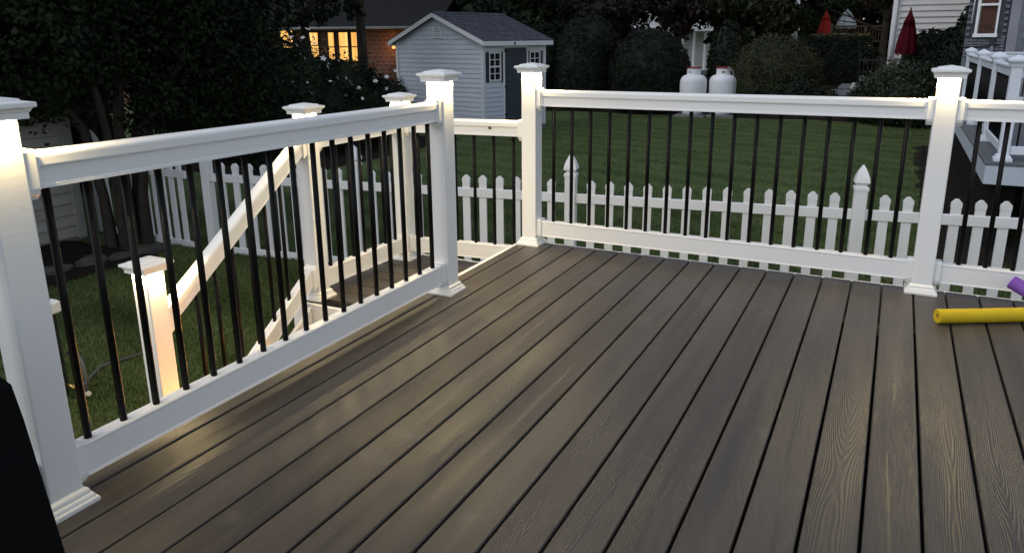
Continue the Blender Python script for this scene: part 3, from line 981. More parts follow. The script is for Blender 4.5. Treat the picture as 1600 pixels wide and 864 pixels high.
# door wall: a frame turned by 90 degrees
dw = bpy.data.objects.new('door_wall', None); link(dw, shed); dw.rotation_euler.z = math.pi / 2
DX0, DX1 = 0.78, 1.63
W1 = (0.20, 0.64, 1.32, 2.02); W2 = (1.76, 2.20, 1.32, 2.02)
def dwb(name, a, b_, mat, bev=0.0, par=None):
    return MB().box(a, b_, bev).build(name, mat, par or dw)
siding(dw, M['siding'], 0.06, SLn - 0.06, 0.12, SH, 0.116, None, 0.018, [(DX0 - 0.07, DX1 + 0.07, 0, 2.20), (W1[0] - 0.16, W1[1] + 0.10, W1[2] - 0.03, W1[3] + 0.03), (W2[0] - 0.10, W2[1] + 0.14, W2[2] - 0.03, W2[3] + 0.03)])
def reparent(o, p, m):
    o.parent = p; o.matrix_local = m
for (a, c, z0, z1) in (W1, W2):
    w = dwb('window', (a, -0.022, z0), (c, 0.012, z1), M['shutter'])
    w.data.materials.clear(); w.data.materials.append(M['white'])
    # frame built as a ring: outer box replaced by four members
    w.data.clear_geometry()
    bb = MB(); f = 0.035
    bb.box((a, -0.022, z0), (a + f, 0.012, z1)); bb.box((c - f, -0.022, z0), (c, 0.012, z1))
    bb.box((a + f, -0.022, z0), (c - f, 0.012, z0 + f)); bb.box((a + f, -0.022, z1 - f), (c - f, 0.012, z1))
    bb.box((a + f, -0.022, (z0 + z1) / 2 - 0.02), (c - f, 0.012, (z0 + z1) / 2 + 0.02))
    xm = (a + c) / 2
    for q0, q1 in ((z0 + f, (z0 + z1) / 2 - 0.02), ((z0 + z1) / 2 + 0.02, z1 - f)):
        bb.box((xm - 0.009, -0.014, q0), (xm + 0.009, 0.004, q1))
        qm = (q0 + q1) / 2
        bb.box((a + f, -0.0135, qm - 0.009), (xm - 0.009, 0.004, qm + 0.009))
        bb.box((xm + 0.009, -0.0135, qm - 0.009), (c - f, 0.004, qm + 0.009))
    w.data.from_pydata(bb.v, [], bb.f); w.data.update()
    g = dwb('pane', (a + f, 0.006, z0 + f), (c - f, 0.010, z1 - f), M['glass'], 0, dw)
    dwb('window_header', (a - 0.14, -0.026, z1 + 0.004), (c + 0.14, 0.012, z1 + 0.11), M['corner'], 0.003)
    for (s0, s1) in ((a - 0.13, a - 0.004), (c + 0.004, c + 0.09)):
        sh = dwb('shutter', (s0, -0.018, z0 - 0.02), (s1, 0.006, z1), M['shutter'], 0.002)
dwb('door', (DX0, -0.004, 0.10), (DX1, 0.014, 2.11), M['door'])
for z in (0.35, 0.9, 1.45, 2.0):
    pass
for s in (DX0 - 0.065, DX1 + 0.004):
    dwb('door_trim', (s, -0.026, 0.10), (s + 0.06, 0.010, 2.112), M['shedtrim'], 0.003)
dwb('door_trim', (DX0 - 0.085, -0.030, 2.114), (DX1 + 0.085, 0.010, 2.215), M['shedtrim'], 0.003)
for z in (0.45, 1.15, 2.02):
    dwb('hinge', (DX0 - 0.030, -0.034, z), (DX0 + 0.10, -0.005, z + 0.045), M['iron'], 0.003)
dwb('door_handle', (DX1 - 0.09, -0.034, 1.05), (DX1 - 0.05, -0.005, 1.13), M['iron'], 0.004)
for k in range(9):
    z = 0.24 + k * 0.21
    dwb('door_plank', (DX0 + 0.012, -0.012, z), (DX1 - 0.012, -0.0045, z + 0.195), M['door'], 0.003)
dwb('sill_board', (0, -0.01, 0.0), (SLn, 0.014, 0.118), M['concrete'])
dw.name = 'door_wall'
# corner trims
MB().box((-0.065, -0.026, 0.10), (0.026, 0.06, SH - 0.005), 0.003).build('corner_trim', M['corner'], shed)
MB().box((-SW - 0.026, -0.024, 0.10), (-SW + 0.055, 0.05, SH - 0.005), 0.003).build('corner_trim', M['shedtrim'], shed)
MB().box((-0.02, SLn - 0.05, 0.10), (0.028, SLn + 0.026, SH - 0.005), 0.003).build('corner_trim', M['shedtrim'], shed)
# gable vent
v = MB().box((-SW / 2 - 0.15, -0.022, 2.355), (-SW / 2 - 0.115, 0.014, 2.645)).box((-SW / 2 + 0.115, -0.022, 2.355), (-SW / 2 + 0.15, 0.014, 2.645)).box((-SW / 2 - 0.115, -0.022, 2.355), (-SW / 2 + 0.115, 0.014, 2.385)).box((-SW / 2 - 0.115, -0.022, 2.615), (-SW / 2 + 0.115, 0.014, 2.645)).build('gable_vent', M['shedtrim'], shed)
MB().box((-SW / 2 - 0.115, 0.008, 2.385), (-SW / 2 + 0.115, 0.012, 2.615)).build('vent_back', M['void'], v)
for k in range(5):
    z = 2.392 + k * 0.045
    MB().add([(-SW / 2 - 0.114, -0.018, z), (-SW / 2 + 0.114, -0.018, z), (-SW / 2 + 0.114, 0.006, z + 0.03), (-SW / 2 - 0.114, 0.006, z + 0.03), (-SW / 2 - 0.114, -0.018, z + 0.006), (-SW / 2 + 0.114, -0.018, z + 0.006), (-SW / 2 + 0.114, 0.006, z + 0.036), (-SW / 2 - 0.114, 0.006, z + 0.036)],
             [(0, 3, 2, 1), (4, 5, 6, 7), (0, 1, 5, 4), (2, 3, 7, 6)]).build('slat', M['shedtrim'], v)
# roof: two sloping slabs with rake boards, fascia and laid shingles
OV, OE = 0.15, 0.16     # overhang at the gable and at the eaves
sl = (SP - SH) / (SW / 2)
roof = MB()
def rz_(x):              # roof underside height at local x
    return SP + 0.02 - abs(x + SW / 2) * sl
ax, bx = -SW - OE, OE
for x_e in (bx, ax):
    q = [(-SW / 2, -OV), (x_e, -OV), (x_e, SLn + OV), (-SW / 2, SLn + OV)]
    lo_ = [(x, y, rz_(x)) for x, y in q]; hi = [(x, y, rz_(x) + 0.03) for x, y in q]
    roof.add(lo_ + hi, [(0, 1, 2, 3), (7, 6, 5, 4), (0, 4, 5, 1), (1, 5, 6, 2), (2, 6, 7, 3)])
roof_o = roof.build('roof', M['roofdark'], shed)
for x_e, sg in ((bx, 1), (ax, -1)):
    b = MB()
    d = 0.095
    pts = [(-SW / 2, rz_(-SW / 2) + 0.034), (x_e, rz_(x_e) + 0.034), (x_e, rz_(x_e) + 0.034 - d * 1.15), (-SW / 2, rz_(-SW / 2) + 0.034 - d * 1.15)]
    vs = [(x, -OV - 0.022, z) for x, z in pts] + [(x, -OV - 0.002, z) for x, z in pts]
    b.add(vs, [(0, 1, 2, 3), (7, 6, 5, 4), (0, 4, 5, 1), (1, 5, 6, 2), (2, 6, 7, 3), (3, 7, 4, 0)])
    b.build('rake_board', M['shedtrim'], shed)
    z = rz_(x_e)
    MB().box((x_e - 0.001 if sg > 0 else x_e - 0.02, -OV - 0.001, z - 0.085), (x_e + 0.02 if sg > 0 else x_e + 0.001, SLn + OV, z + 0.026)).build('fascia_board', M['shedtrim'], shed)
    # soffit under the overhang
    MB().box((min(x_e, 0.03 if sg > 0 else -SW - 0.03), 0.0, z - 0.062), (max(x_e, 0.03 if sg > 0 else -SW - 0.03) - (0.003 if sg > 0 else -0.003), SLn, z - 0.050)).build('soffit', M['shedtrim'], shed)
b = MB()
length = math.hypot(SW / 2 + OE, (SW / 2 + OE) * sl)
rows = 13
for x_e, sg in ((bx, 1), (ax, -1)):
    for r_ in range(rows):
        t0, t1 = r_ / rows, (r_ + 1.15) / rows
        y = -OV - 0.03 - random.uniform(0, 0.15)
        while y < SLn + OV:
            w = random.uniform(0.16, 0.30)
            ya, yb = max(y, -OV - 0.028), min(y + w - 0.008, SLn + OV + 0.012)
            if yb - ya > 0.02:
                up = random.choice((0.0, 0.0, 0.006))
                def pt(t, yy, lift):
                    x = x_e + (-SW / 2 - x_e) * min(t, 1.0)
                    return (x + (0.02 * sg if t == 0 else 0), yy, rz_(x) + 0.032 + lift)
                l0, l1 = 0.022 + up, 0.006
                vs = [pt(t0, ya, l0), pt(t0, yb, l0), pt(t1, yb, l1), pt(t1, ya, l1), pt(t0, ya, 0.001), pt(t0, yb, 0.001)]
                fs = [(0, 1, 2, 3), (4, 5, 1, 0)]
                b.add(vs, fs)
            y += w
sh_o = b.build('shingles', M['shingle'], roof_o); sh_o['kind'] = 'stuff'
MB().add([(-SW / 2 - 0.11, -OV - 0.03, rz_(-SW / 2 - 0.11) + 0.060), (-SW / 2, -OV - 0.03, rz_(-SW / 2) + 0.066), (-SW / 2 + 0.11, -OV - 0.03, rz_(-SW / 2 - 0.11) + 0.060), (-SW / 2 - 0.11, SLn + OV, rz_(-SW / 2 - 0.11) + 0.060), (-SW / 2, SLn + OV, rz_(-SW / 2) + 0.066), (-SW / 2 + 0.11, SLn + OV, rz_(-SW / 2 - 0.11) + 0.060)],
         [(0, 1, 4, 3), (1, 2, 5, 4)]).build('ridge_cap', M['shingle'], roof_o)
MB().tube([(OE + 0.024, 0.98, rz_(OE) - 0.06), (OE + 0.030, 0.98, rz_(OE) - 0.0)], 0.022, 8).build('eave_light', M['iron'], shed)

# ------------------------------------------------------------------ garage with white siding at the far left
garage = thing('garage', 'white shade-toned lap sided garage wall at the far left behind the tree', 'garage', (-8.85, 1.33, ZG), R(90))
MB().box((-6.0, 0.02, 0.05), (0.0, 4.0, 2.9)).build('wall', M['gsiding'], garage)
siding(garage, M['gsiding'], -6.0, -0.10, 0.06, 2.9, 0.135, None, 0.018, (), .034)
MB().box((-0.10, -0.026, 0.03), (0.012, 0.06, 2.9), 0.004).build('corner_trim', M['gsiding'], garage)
MB().box((-6.0, 0.0, -0.02), (0.0, 3.98, 0.055)).build('foundation', M['concrete'], garage)
MB().add([(-6.3, -0.35, 2.85), (0.3, -0.35, 2.85), (0.3, 2.0, 4.0), (-6.3, 2.0, 4.0), (0.3, 4.3, 2.85), (-6.3, 4.3, 2.85), (-6.3, -0.35, 2.93), (0.3, -0.35, 2.93), (0.3, 2.0, 4.08), (-6.3, 2.0, 4.08), (0.3, 4.3, 2.93), (-6.3, 4.3, 2.93)],
         [(0, 3, 2, 1), (3, 5, 4, 2), (6, 7, 8, 9), (9, 8, 10, 11), (0, 1, 7, 6), (1, 2, 8, 7), (2, 4, 10, 8), (4, 5, 11, 10), (5, 3, 9, 11), (3, 0, 6, 9)]).build('roof', M['roofdark'], garage)

# edging stones of the bed under the tree
for i, (x, y) in enumerate([(-7.78, -0.55), (-7.76, -0.15), (-7.74, 0.22), (-7.66, 0.58), (-7.56, 0.90), (-7.50, 1.16)]):
    l, w, h = random.uniform(0.30, 0.40), random.uniform(0.14, 0.2), random.uniform(0.09, 0.13)
    b = MB()
    vs, fs = [], []
    for k in range(5):
        for j in range(8):
            a = 2 * math.pi * j / 8
            q = (0.72, 1.0, 1.03, 0.95, 0.62)[k]
            vs.append((l / 2 * q * math.cos(a) * random.uniform(0.9, 1.08), w / 2 * q * math.sin(a) * random.uniform(0.85, 1.12), h * k / 4 + random.uniform(-0.008, 0.008)))
    for k in range(4):
        for j in range(8):
            n_ = (j + 1) % 8
            fs.append((k * 8 + j, k * 8 + n_, k * 8 + 8 + n_, k * 8 + 8 + j))
    fs += [tuple(range(32, 40))]
    b.add(vs, fs)
    o = b.build('edging_stone', M['stone'])
    o.location = (x, y, ZG + 0.0); o.rotation_euler.z = R(80 + random.uniform(-14, 14))
    tag(o, ['rough grey edging stone nearest the camera at the end of the dark bed', 'second rough edging stone of the dark bed counted from the near end', 'third rough edging stone of the dark bed counted from the near end', 'fourth rough edging stone, in front of the left tree trunk', 'fifth rough edging stone, just right of the left tree trunk', 'edging stone at the far end of the bed, nearest the picket fence'][i], 'stone', 'edging stones of the bed under the tree')

# ------------------------------------------------------------------ trees and shrubs
def branchy(b, p, d, l, r_, depth, seg=7):
    """limbs forking from a point"""
    p = Vector(p); d = Vector(d).normalized()
    pts, rad = [p.copy()], [r_]
    for i in range(3):
        d = (d + Vector((random.gauss(0, .13), random.gauss(0, .13), random.gauss(0.05, .08)))).normalized()
        p = p + d * l / 3
        pts.append(p.copy()); rad.append(r_ * (1 - 0.16 * (i + 1)))
    b.tube(pts, rad, seg, False)
    if depth > 0:
        for k in range(random.choice((2, 3))):
            nd = (d + Vector((random.gauss(0, .6), random.gauss(0, .6), random.gauss(0.15, .35)))).normalized()
            branchy(b, pts[-1 - (k % 2)], nd, l * random.uniform(.6, .85), rad[-1] * 0.72, depth - 1, max(4, seg - 1))

def tree(name, label, loc, lumps, n, leaf, mat, trunk_r=0.14, trunk_h=2.2, cat='tree', group=None, core=0.0, shell=0.5, clump=0.14, forks=4, lean=(0, 0), per=26, core_mat=None):
    t = thing(name, label, cat, (*loc, ZG), 0, group)
    b = MB()
    x, y = 0, 0
    pts = [(0, 0, -0.05), (lean[0] * .3, lean[1] * .3, trunk_h * .35), (lean[0] * .7, lean[1] * .7, trunk_h * .7), (lean[0], lean[1], trunk_h)]
    b.tube(pts, [trunk_r * 1.25, trunk_r, trunk_r * .9, trunk_r * .78], 10, False)
    for k in range(forks):
        a = 2 * math.pi * (k + random.random() * .6) / forks
        branchy(b, (lean[0] * .8, lean[1] * .8, trunk_h * random.uniform(.7, 1)), (math.cos(a), math.sin(a), random.uniform(.5, 1.3)), trunk_h * random.uniform(.4, .6), trunk_r * .5, 2)
    b.build('trunk', M['trunk'], t)
    L2 = [(lx - loc[0], ly - loc[1], lz - ZG, a, c, h) for (lx, ly, lz, a, c, h) in lumps]
    crown(t, L2, n, leaf, mat, shell, clump, per, zmin=0.02)
    if core > 0:
        core_mesh(L2, core).build('inner_twigs', core_mat or mat, t, kind='stuff')
    return t

def hedge(label, loc, lumps, n, leaf, mat, core=0.91, cat='hedge', name='clipped_hedge', clump=0.03, group=None, shell=0.95):
    t = thing(name, label, cat, (*loc, ZG), 0, group)
    L2 = [(lx - loc[0], ly - loc[1], lz - ZG, a, c, h) for (lx, ly, lz, a, c, h) in lumps]
    crown(t, L2, n, leaf, mat, shell, clump, 12, 0.5, 'foliage', zmin=0.02)
    core_mesh(L2, core, 22, 14, 0.03).build('inner_twigs', mat, t, kind='stuff')
    b = MB()
    for k in range(4):
        b.tube([(random.uniform(-.1, .1), random.uniform(-.1, .1), -0.02), (random.uniform(-.3, .3), random.uniform(-.3, .3), 0.7)], [0.04, 0.02], 6)
    b.build('stem', M['trunk'], t)
    return t

# the big tree close by at the left, in front of the garage
def lumpcloud(c, rad, n, r0, r1, zs=1.0):
    out = []
    for i in range(n):
        d = Vector((random.gauss(0, 1), random.gauss(0, 1), random.gauss(0, 1))).normalized() * (random.random() ** 0.4)
        r_ = random.uniform(r0, r1)
        out.append((c[0] + d.x * rad[0], c[1] + d.y * rad[1], c[2] + d.z * rad[2], r_, r_, r_ * 0.8))
    return out
L1 = lumpcloud((-8.4, 0.6, 1.95), (1.3, 1.7, 1.15), 26, 0.5, 0.8)
L1 += lumpcloud((-8.3, 2.7, 1.9), (1.2, 1.3, 1.25), 22, 0.5, 0.8)
L1 += lumpcloud((-8.4, 1.2, 4.0), (2.0, 2.4, 1.2), 16, 0.7, 1.0)
L1 += [(-8.3, -0.1, 1.3, .8, .8, .6), (-8.2, 1.0, 1.0, .6, .6, .45), (-7.9, 2.4, 1.0, .7, .7, .55), (-8.0, 3.2, 0.95, .7, .7, .6), (-7.8, 1.7, 0.55, .4, .4, .3), (-8.0, 2.5, 0.35, .45, .45, .35), (-8.2, 3.4, 0.2, .55, .55, .5), (-8.4, 4.0, -.1, .6, .6, .6)]
L1 += [(-8.0, 2.0, 0.72, .55, .55, .4), (-8.3, 2.9, 0.55, .6, .6, .5), (-8.1, 3.6, 0.6, .6, .6, .55), (-8.6, 0.55, 0.78, .5, .5, .35), (-8.3, 4.2, 0.5, .6, .6, .6)]
t1 = thing('tree', 'large dark leafy tree with several stems at the left in front of the garage', 'tree', (-8.1, 1.35, ZG))
b = MB()
for k, (dx, dy, r_) in enumerate([(-0.25, -0.35, .06), (0.05, 0.1, .075), (0.3, 0.45, .06), (-0.1, 0.55, .05), (0.2, -0.25, .05), (-.3, .15, .045)]):
    x0_, y0_ = dx * .38, dy * .38
    b.tube([(x0_, y0_, -.05), (x0_ + dx * .04, y0_ + dy * .04, .6), (dx * .62, dy * .62, 1.35), (dx * 1.5, dy * 1.5, 2.1)], [r_ * 1.3, r_, r_ * .85, r_ * .7], 8, False)
    branchy(b, (dx * 1.5, dy * 1.5, 2.1), (dx, dy, 1.0), 0.9, r_ * .6, 2)
b.build('trunk', M['trunk'], t1)
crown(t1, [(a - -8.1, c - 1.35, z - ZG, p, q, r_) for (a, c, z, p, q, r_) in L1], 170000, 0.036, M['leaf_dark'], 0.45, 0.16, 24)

# flowering shrub in front of the brick house
LB = [(-12.2, 6.6, -0.1, 1.0, 1.1, 1.15), (-11.9, 7.5, 0.0, 0.9, 1.0, 1.1), (-11.7, 8.3, -0.05, 0.9, 1.0, 1.05), (-11.3, 9.2, -0.2, 0.9, 0.9, 0.9), (-10.9, 9.9, -0.45, 0.8, 0.8, 0.75), (-11.3, 6.9, -0.5, .9, .9, .7), (-10.9, 8.2, -0.5, .9, .9, .7), (-10.5, 9.2, -0.6, .8, .8, .55),
      (-12.4, 5.7, 0.3, .9, .9, 1.1), (-12.6, 6.9, 0.6, .7, .8, .7)]
LB = [(a, c, z + .28, p, q, r_ + .12) for (a, c, z, p, q, r_) in LB]
sh1 = tree('flowering_shrub', 'large dark shrub dotted with white flowers in front of the brick house', (-11.6, 8.0), LB, 60000, 0.035, M['leaf_dark'], 0.05, 0.9, 'shrub', core=0.72, clump=0.10, forks=6)
fm = MB()
for k in range(5):
    a = 2 * math.pi * k / 5
    c_, s_ = math.cos(a), math.sin(a)
    c2, s2 = math.cos(a + .55), math.sin(a + .55); c3, s3 = math.cos(a - .55), math.sin(a - .55)
    fm.add([(0, 0, 0), (c3 * .6, s3 * .6, .18), (c_ * 1.0, s_ * 1.0, .3), (c2 * .6, s2 * .6, .18)], [(0, 1, 2, 3)])
flm = fm.mesh('flower', M['flower'])
pts, nn = lump_points(LB, 700, 0.95, 0.0, 1)
vd = Vector((0.75, -0.6, 0.3)).normalized()
cnt = 0
for p, d in zip(pts, nn):
    dv = Vector(d)
    if dv.dot(vd) > 0.25 and p[2] > -0.75 and cnt < 170:
        p = Vector(p) + dv * 0.15
        o = inst('flower', flm, sh1, (p.x + 11.6, p.y - 8.0, p.z - ZG), rot=(dv + Vector((random.gauss(0, .4), random.gauss(0, .4), .2))).to_track_quat('Z', 'Y').to_euler())
        s = random.uniform(.035, .075); o.scale = (s, s, s); cnt += 1

# clipped evergreens along the back of the lawn
hedge('tall clipped dark evergreen with a domed top right of the shed', (-9.68, 20.0), [(-9.68, 20.0, 0.15, 1.0, 1.0, 1.95), (-9.68, 20.0, -0.35, 1.02, 1.0, 0.95), (-9.5, 20.0, 1.1, 0.85, 0.85, 0.95), (-9.95, 20.1, 0.9, 0.72, 0.75, 1.0)], 42000, 0.034, M['leaf_yew'])
hedge('broad round clipped dark evergreen left of the propane tanks', (-7.35, 19.75), [(-7.35, 19.75, 0.10, 1.30, 1.15, 1.45), (-7.35, 19.75, -0.45, 1.32, 1.15, 0.8)], 44000, 0.034, M['leaf_yew'])
hedge('narrow dark evergreen standing behind the propane tanks', (-5.55, 22.4), [(-5.45, 22.4, 0.35, 0.62, 0.6, 1.5), (-5.5, 22.4, -0.4, 0.66, 0.62, 0.9)], 16000, 0.05, M['leaf_yew'])
hedge('wide olive green clipped boxwood mound right of the propane tanks', (-3.7, 21.05), [(-3.75, 21.05, -0.05, 1.25, 1.0, 1.36), (-3.25, 21.1, -0.2, 1.0, 0.9, 1.3), (-4.15, 20.9, -0.25, 1.0, 0.9, 1.25)], 46000, 0.034, M['leaf_olive'], clump=0.07)
hedge('low loose dark shrub at the foot of the boxwood mound', (-2.75, 20.15), [(-2.85, 20.2, -0.65, 0.8, 0.7, 0.72), (-2.35, 20.1, -0.7, 0.65, 0.6, 0.55), (-3.5, 20.05, -0.75, .7, .6, .5)], 16000, 0.045, M['leaf_yew'], name='low_shrub', cat='shrub', clump=0.09)
hedge('low spreading green shrub beside the flagstone path', (-0.1, 18.6), [(0.04, 18.4, -0.35, 1.0, 0.8, 1.0), (-0.55, 18.9, -0.45, 0.7, 0.6, 0.85), (0.6, 18.5, -0.4, .8, .7, .9), (-0.95, 19.1, -0.6, .5, .5, .55)], 24000, 0.045, M['leaf_mid'], name='low_shrub', cat='shrub', clump=0.10, core=0.8, shell=.75)
hedge('rounded dark hedge against the beige house behind the large red parasol', (0.8, 21.8), [(0.55, 21.8, 0.3, 0.75, 0.7, 1.15), (1.15, 21.9, 0.3, 0.8, 0.7, 1.2)], 16000, 0.05, M['leaf_yew'])
hedge('dark pointed evergreen between the beige house and the grey house', (1.35, 20.3), [(1.35, 20.3, 0.0, 0.62, 0.6, 1.6), (1.45, 20.3, 0.9, 0.42, 0.45, 1.25)], 16000, 0.05, M['leaf_yew'])

hedge('dark loose shrub behind the corner of the white garage', (-12.6, 2.4), [(-12.6, 2.2, -.1, 1.0, 1.1, 1.5), (-12.4, 3.4, -.2, 1.0, 1.0, 1.4), (-12.8, 1.3, 0, .9, .9, 1.5)], 26000, .045, M['leaf_dark'], name='dark_shrub', cat='shrub', clump=.1, core=.8, shell=.75)

hedge('dark upright shrub filling the gap between the shed and the tall evergreen', (-11.6, 19.6), [(-11.7, 19.6, -0.1, .75, .7, 1.5), (-11.2, 20.2, 0.2, .6, .6, 1.6), (-12.3, 20.0, 0.3, .8, .7, 1.8)], 24000, .04, M['leaf_yew'], name='dark_shrub', cat='shrub', clump=.08, core=.82, shell=.8)

# flat-topped box hedge
bh = thing('box_hedge', 'dark flat topped rectangular hedge beside the flagstone path', 'hedge', (-2.05, 23.9, ZG))
b = MB().box((-0.90, -0.75, 0), (0.90, 0.95, 2.32), 0.06)
b.build('inner_twigs', M['leaf_yew'], bh, kind='stuff')
n = 26000
f_ = rng.integers(0, 5, n)
u1, u2 = rng.uniform(-1, 1, n), rng.uniform(0, 1, n)
pts = np.zeros((n, 3)); nr = np.zeros((n, 3))
for i, (nx_, ny_, nz_) in enumerate([(0, -1, 0), (0, -1, 0), (0, 0, 1), (1, 0, 0), (-1, 0, 0)]):
    k = f_ == i
    if nz_:
        pts[k] = np.stack([u1[k] * .9, -0.75 + u2[k] * 1.7, np.full(k.sum(), 2.33)], 1)
    elif ny_:
        pts[k] = np.stack([u1[k] * .9, np.full(k.sum(), -0.76), u2[k] * 2.33], 1)
    else:
        pts[k] = np.stack([np.full(k.sum(), .91 * nx_), -0.75 + (u1[k] * .5 + .5) * 1.7, u2[k] * 2.33], 1)
    nr[k] = (nx_, ny_, nz_)
pts += rng.normal(0, .03, (n, 3))
topk = nr[:, 2] > .5
link(bpy.data.objects.new('top_foliage', leaf_mesh('top_foliage', pts[topk], nr[topk], 0.036, M['leaf_olive'], 0.7)), bh)  # olive top over dark yew sides: sky light put into the leaf colour
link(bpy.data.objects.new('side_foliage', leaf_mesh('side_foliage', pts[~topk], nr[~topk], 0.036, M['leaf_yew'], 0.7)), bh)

# trunks and trees in front of and beyond the brick house
tree('tree', 'slender tree with a straight grey trunk close to the left of the shed', (-12.45, 11.6), lumpcloud((-12.4, 11.8, 4.6), (1.7, 1.7, 1.3), 16, .7, 1.0), 16000, .07, M['leaf_dark'], 0.135, 4.0, forks=5)
tree('tree', 'dark forked tree with drooping twigs in front of the lit brick house windows', (-12.75, 10.1), lumpcloud((-13.2, 9.4, 3.5), (1.6, 1.8, .9), 18, .5, .8) + [(-12.9, 7.6, 1.7, .8, .8, .5), (-13.4, 8.4, 2.0, .8, .8, .5), (-12.8, 10.6, 2.7, .6, .6, .5), (-13.0, 9.0, 1.75, .7, .7, .35), (-12.6, 9.9, 1.95, .6, .6, .35), (-12.5, 10.9, 2.05, .6, .6, .3), (-13.2, 8.0, 1.3, .6, .6, .4)], 30000, .055, M['leaf_dark'], 0.11, 3.0, forks=6, lean=(-.1, -.15))
back = [((-26.5, 24.0), 2.6, 4.4, 3.4, 'leaf_dark', 'dark leafy tree behind the brick house at the far left'),
        ((-23.8, 28.5), 3.0, 3.8, 3.6, 'leaf_mid', 'wide leafy tree rising behind the roof of the brick house'),
        ((-18.5, 27.0), 2.4, 3.4, 3.2, 'leaf_dark', 'dark leafy tree directly behind the garden shed roof'),
        ((-15.4, 26.0), 1.6, 3.0, 3.0, 'leaf_yew', 'dark spreading tree behind the right end of the shed roof'),
        ((-13.4, 23.5), 1.9, 1.9, 2.2, 'leaf_dark', 'dark tree just behind the right corner of the shed roof'),
        ((-12.0, 27.5), 2.2, 3.1, 2.9, 'leaf_brown', 'purple brown leaved tree above the tall clipped evergreen'),
        ((-8.8, 28.6), 3.3, 2.9, 1.9, 'leaf_brown', 'purple brown leaved tree whose branches hang over the white columns'),
        ((-6.6, 29.5), 3.0, 2.6, 2.7, 'leaf_mid', 'green leafy tree above the propane tanks'),
        ((-6.0, 30.5), 1.9, 2.3, 2.9, 'leaf_dark', 'dark green tree behind the boxwood mound'),
        ((-4.6, 55.5), 4.0, 3.9, 3.6, 'leaf_red', 'dark red leaved tree behind the two small parasols'),
        ((-0.9, 32.0), 3.8, 1.9, 1.5, 'leaf_olive', 'yellowish tree lit by the lantern left of the beige house'),
        ((-8.0, 52.0), 3.5, 6.5, 5.0, 'leaf_dark', 'big far dark tree beyond the white house'),
        ((-30.0, 42.0), 4.5, 7.5, 5.5, 'leaf_dark', 'big far dark tree beyond the brick house'),
        ((-19.0, 44.0), 4.0, 7.0, 5.0, 'leaf_dark', 'big far dark tree beyond the shed'),
        ((3.0, 58.0), 3.5, 7.5, 5.5, 'leaf_dark', 'big far dark tree beyond the wooden deck'),
        ((-17.5, 12.2), 3.8, 2.4, 1.5, 'leaf_dark', 'leafy tree overhanging the left part of the brick house roof'),
        ((-14.8, 6.8), 2.6, 2.2, 2.6, 'leaf_dark', 'dark tree between the left tree and the brick house')]
for i, ((x, y), zc, rw, rh, mt, lab) in enumerate(back):
    far = math.hypot(x, y + 4.2)
    lum = lumpcloud((x, y, zc), (rw * .72, rw * .72, rh * .72), 20, rw * .28, rw * .42)
    lum += lumpcloud((x, y, zc + rh * 1.35), (rw * .8, rw * .8, rh * .7), 9, rw * .4, rw * .55)
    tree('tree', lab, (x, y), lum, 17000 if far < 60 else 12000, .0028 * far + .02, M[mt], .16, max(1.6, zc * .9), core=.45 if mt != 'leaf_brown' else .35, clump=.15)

# the far wood that closes the view between the houses
n = 70000
pts = np.stack([rng.uniform(-60, 30, n), rng.uniform(62, 68, n), ZG + 9.5 * rng.random(n) ** 1.2], 1)
pts[:, 2] += 1.2 * np.sin(pts[:, 0] * .45) * (pts[:, 2] > 4)
fw = link(bpy.data.objects.new('far_wood', leaf_mesh('far_wood', pts, np.tile([0, -1.0, .3], (n, 1)), .30, M['leaf_dark'], 0.8)))
tag(fw, 'dark far wood closing the view behind the houses', 'wood', kind='stuff')

# ------------------------------------------------------------------ brick house with lit windows
bx0, by0 = -22.2, 16.8
bang = math.atan2(19.4 - 16.8, -15.6 - -22.2)
bh_ = thing('brick_house', 'low red brick house with warmly lit windows at dusk, half hidden by shrubs', 'house', (-19.0, 18.15, ZG), bang)
HB = 2.75
wins = [(-1.62, 0.46, 1.85, 3.05), (-0.60, 0.34, 1.72, 2.62), (0.06, 0.22, 1.6, 2.62), (0.52, .34, 1.6, 2.62), (0.94, .24, 1.6, 2.62)]
b = MB()
b.box((-9.0, 0.05, 0.0), (3.75, 7.0, HB)).build('wall', M['brick'], bh_)
for (cx_, w_, z0, z1) in wins:
    fr = MB(); f = .035
    a, c = cx_ - w_ / 2, cx_ + w_ / 2
    z1 = min(z1, HB - .05)
    fr.box((a - f, -0.02, z0 - f), (a, 0.049, z1 + f)).box((c, -0.02, z0 - f), (c + f, 0.049, z1 + f)).box((a, -0.02, z0 - f), (c, 0.049, z0)).box((a, -0.02, z1), (c, 0.049, z1 + f)).box((a, -0.015, (z0 + z1) / 2 - .02), (c, 0.045, (z0 + z1) / 2 + .02))
    fo = fr.build('window', M['wood'], bh_)
    MB().box((a, 0.030, z0), (c, 0.048, z1)).build('pane', M['lit'], fo)
MB().add([(-9.4, -0.55, HB - .06), (4.1, -0.55, HB - .06), (4.1, 3.5, HB + 1.1), (-9.4, 3.5, HB + 1.1), (4.1, 7.5, HB - .06), (-9.4, 7.5, HB - .06), (-9.4, -0.55, HB + .06), (4.1, -0.55, HB + .06), (4.1, 3.5, HB + 1.22), (-9.4, 3.5, HB + 1.22), (4.1, 7.5, HB + .06), (-9.4, 7.5, HB + .06)],
         [(0, 3, 2, 1), (3, 5, 4, 2), (6, 7, 8, 9), (9, 8, 10, 11), (0, 1, 7, 6), (1, 2, 8, 7), (2, 4, 10, 8), (4, 5, 11, 10), (5, 3, 9, 11), (3, 0, 6, 9)]).build('roof', M['roofdark'], bh_)
MB().tube([(-9.4, -0.60, HB + .01), (4.1, -0.60, HB + .01)], .05, 8).build('gutter', M['gsiding'], bh_)
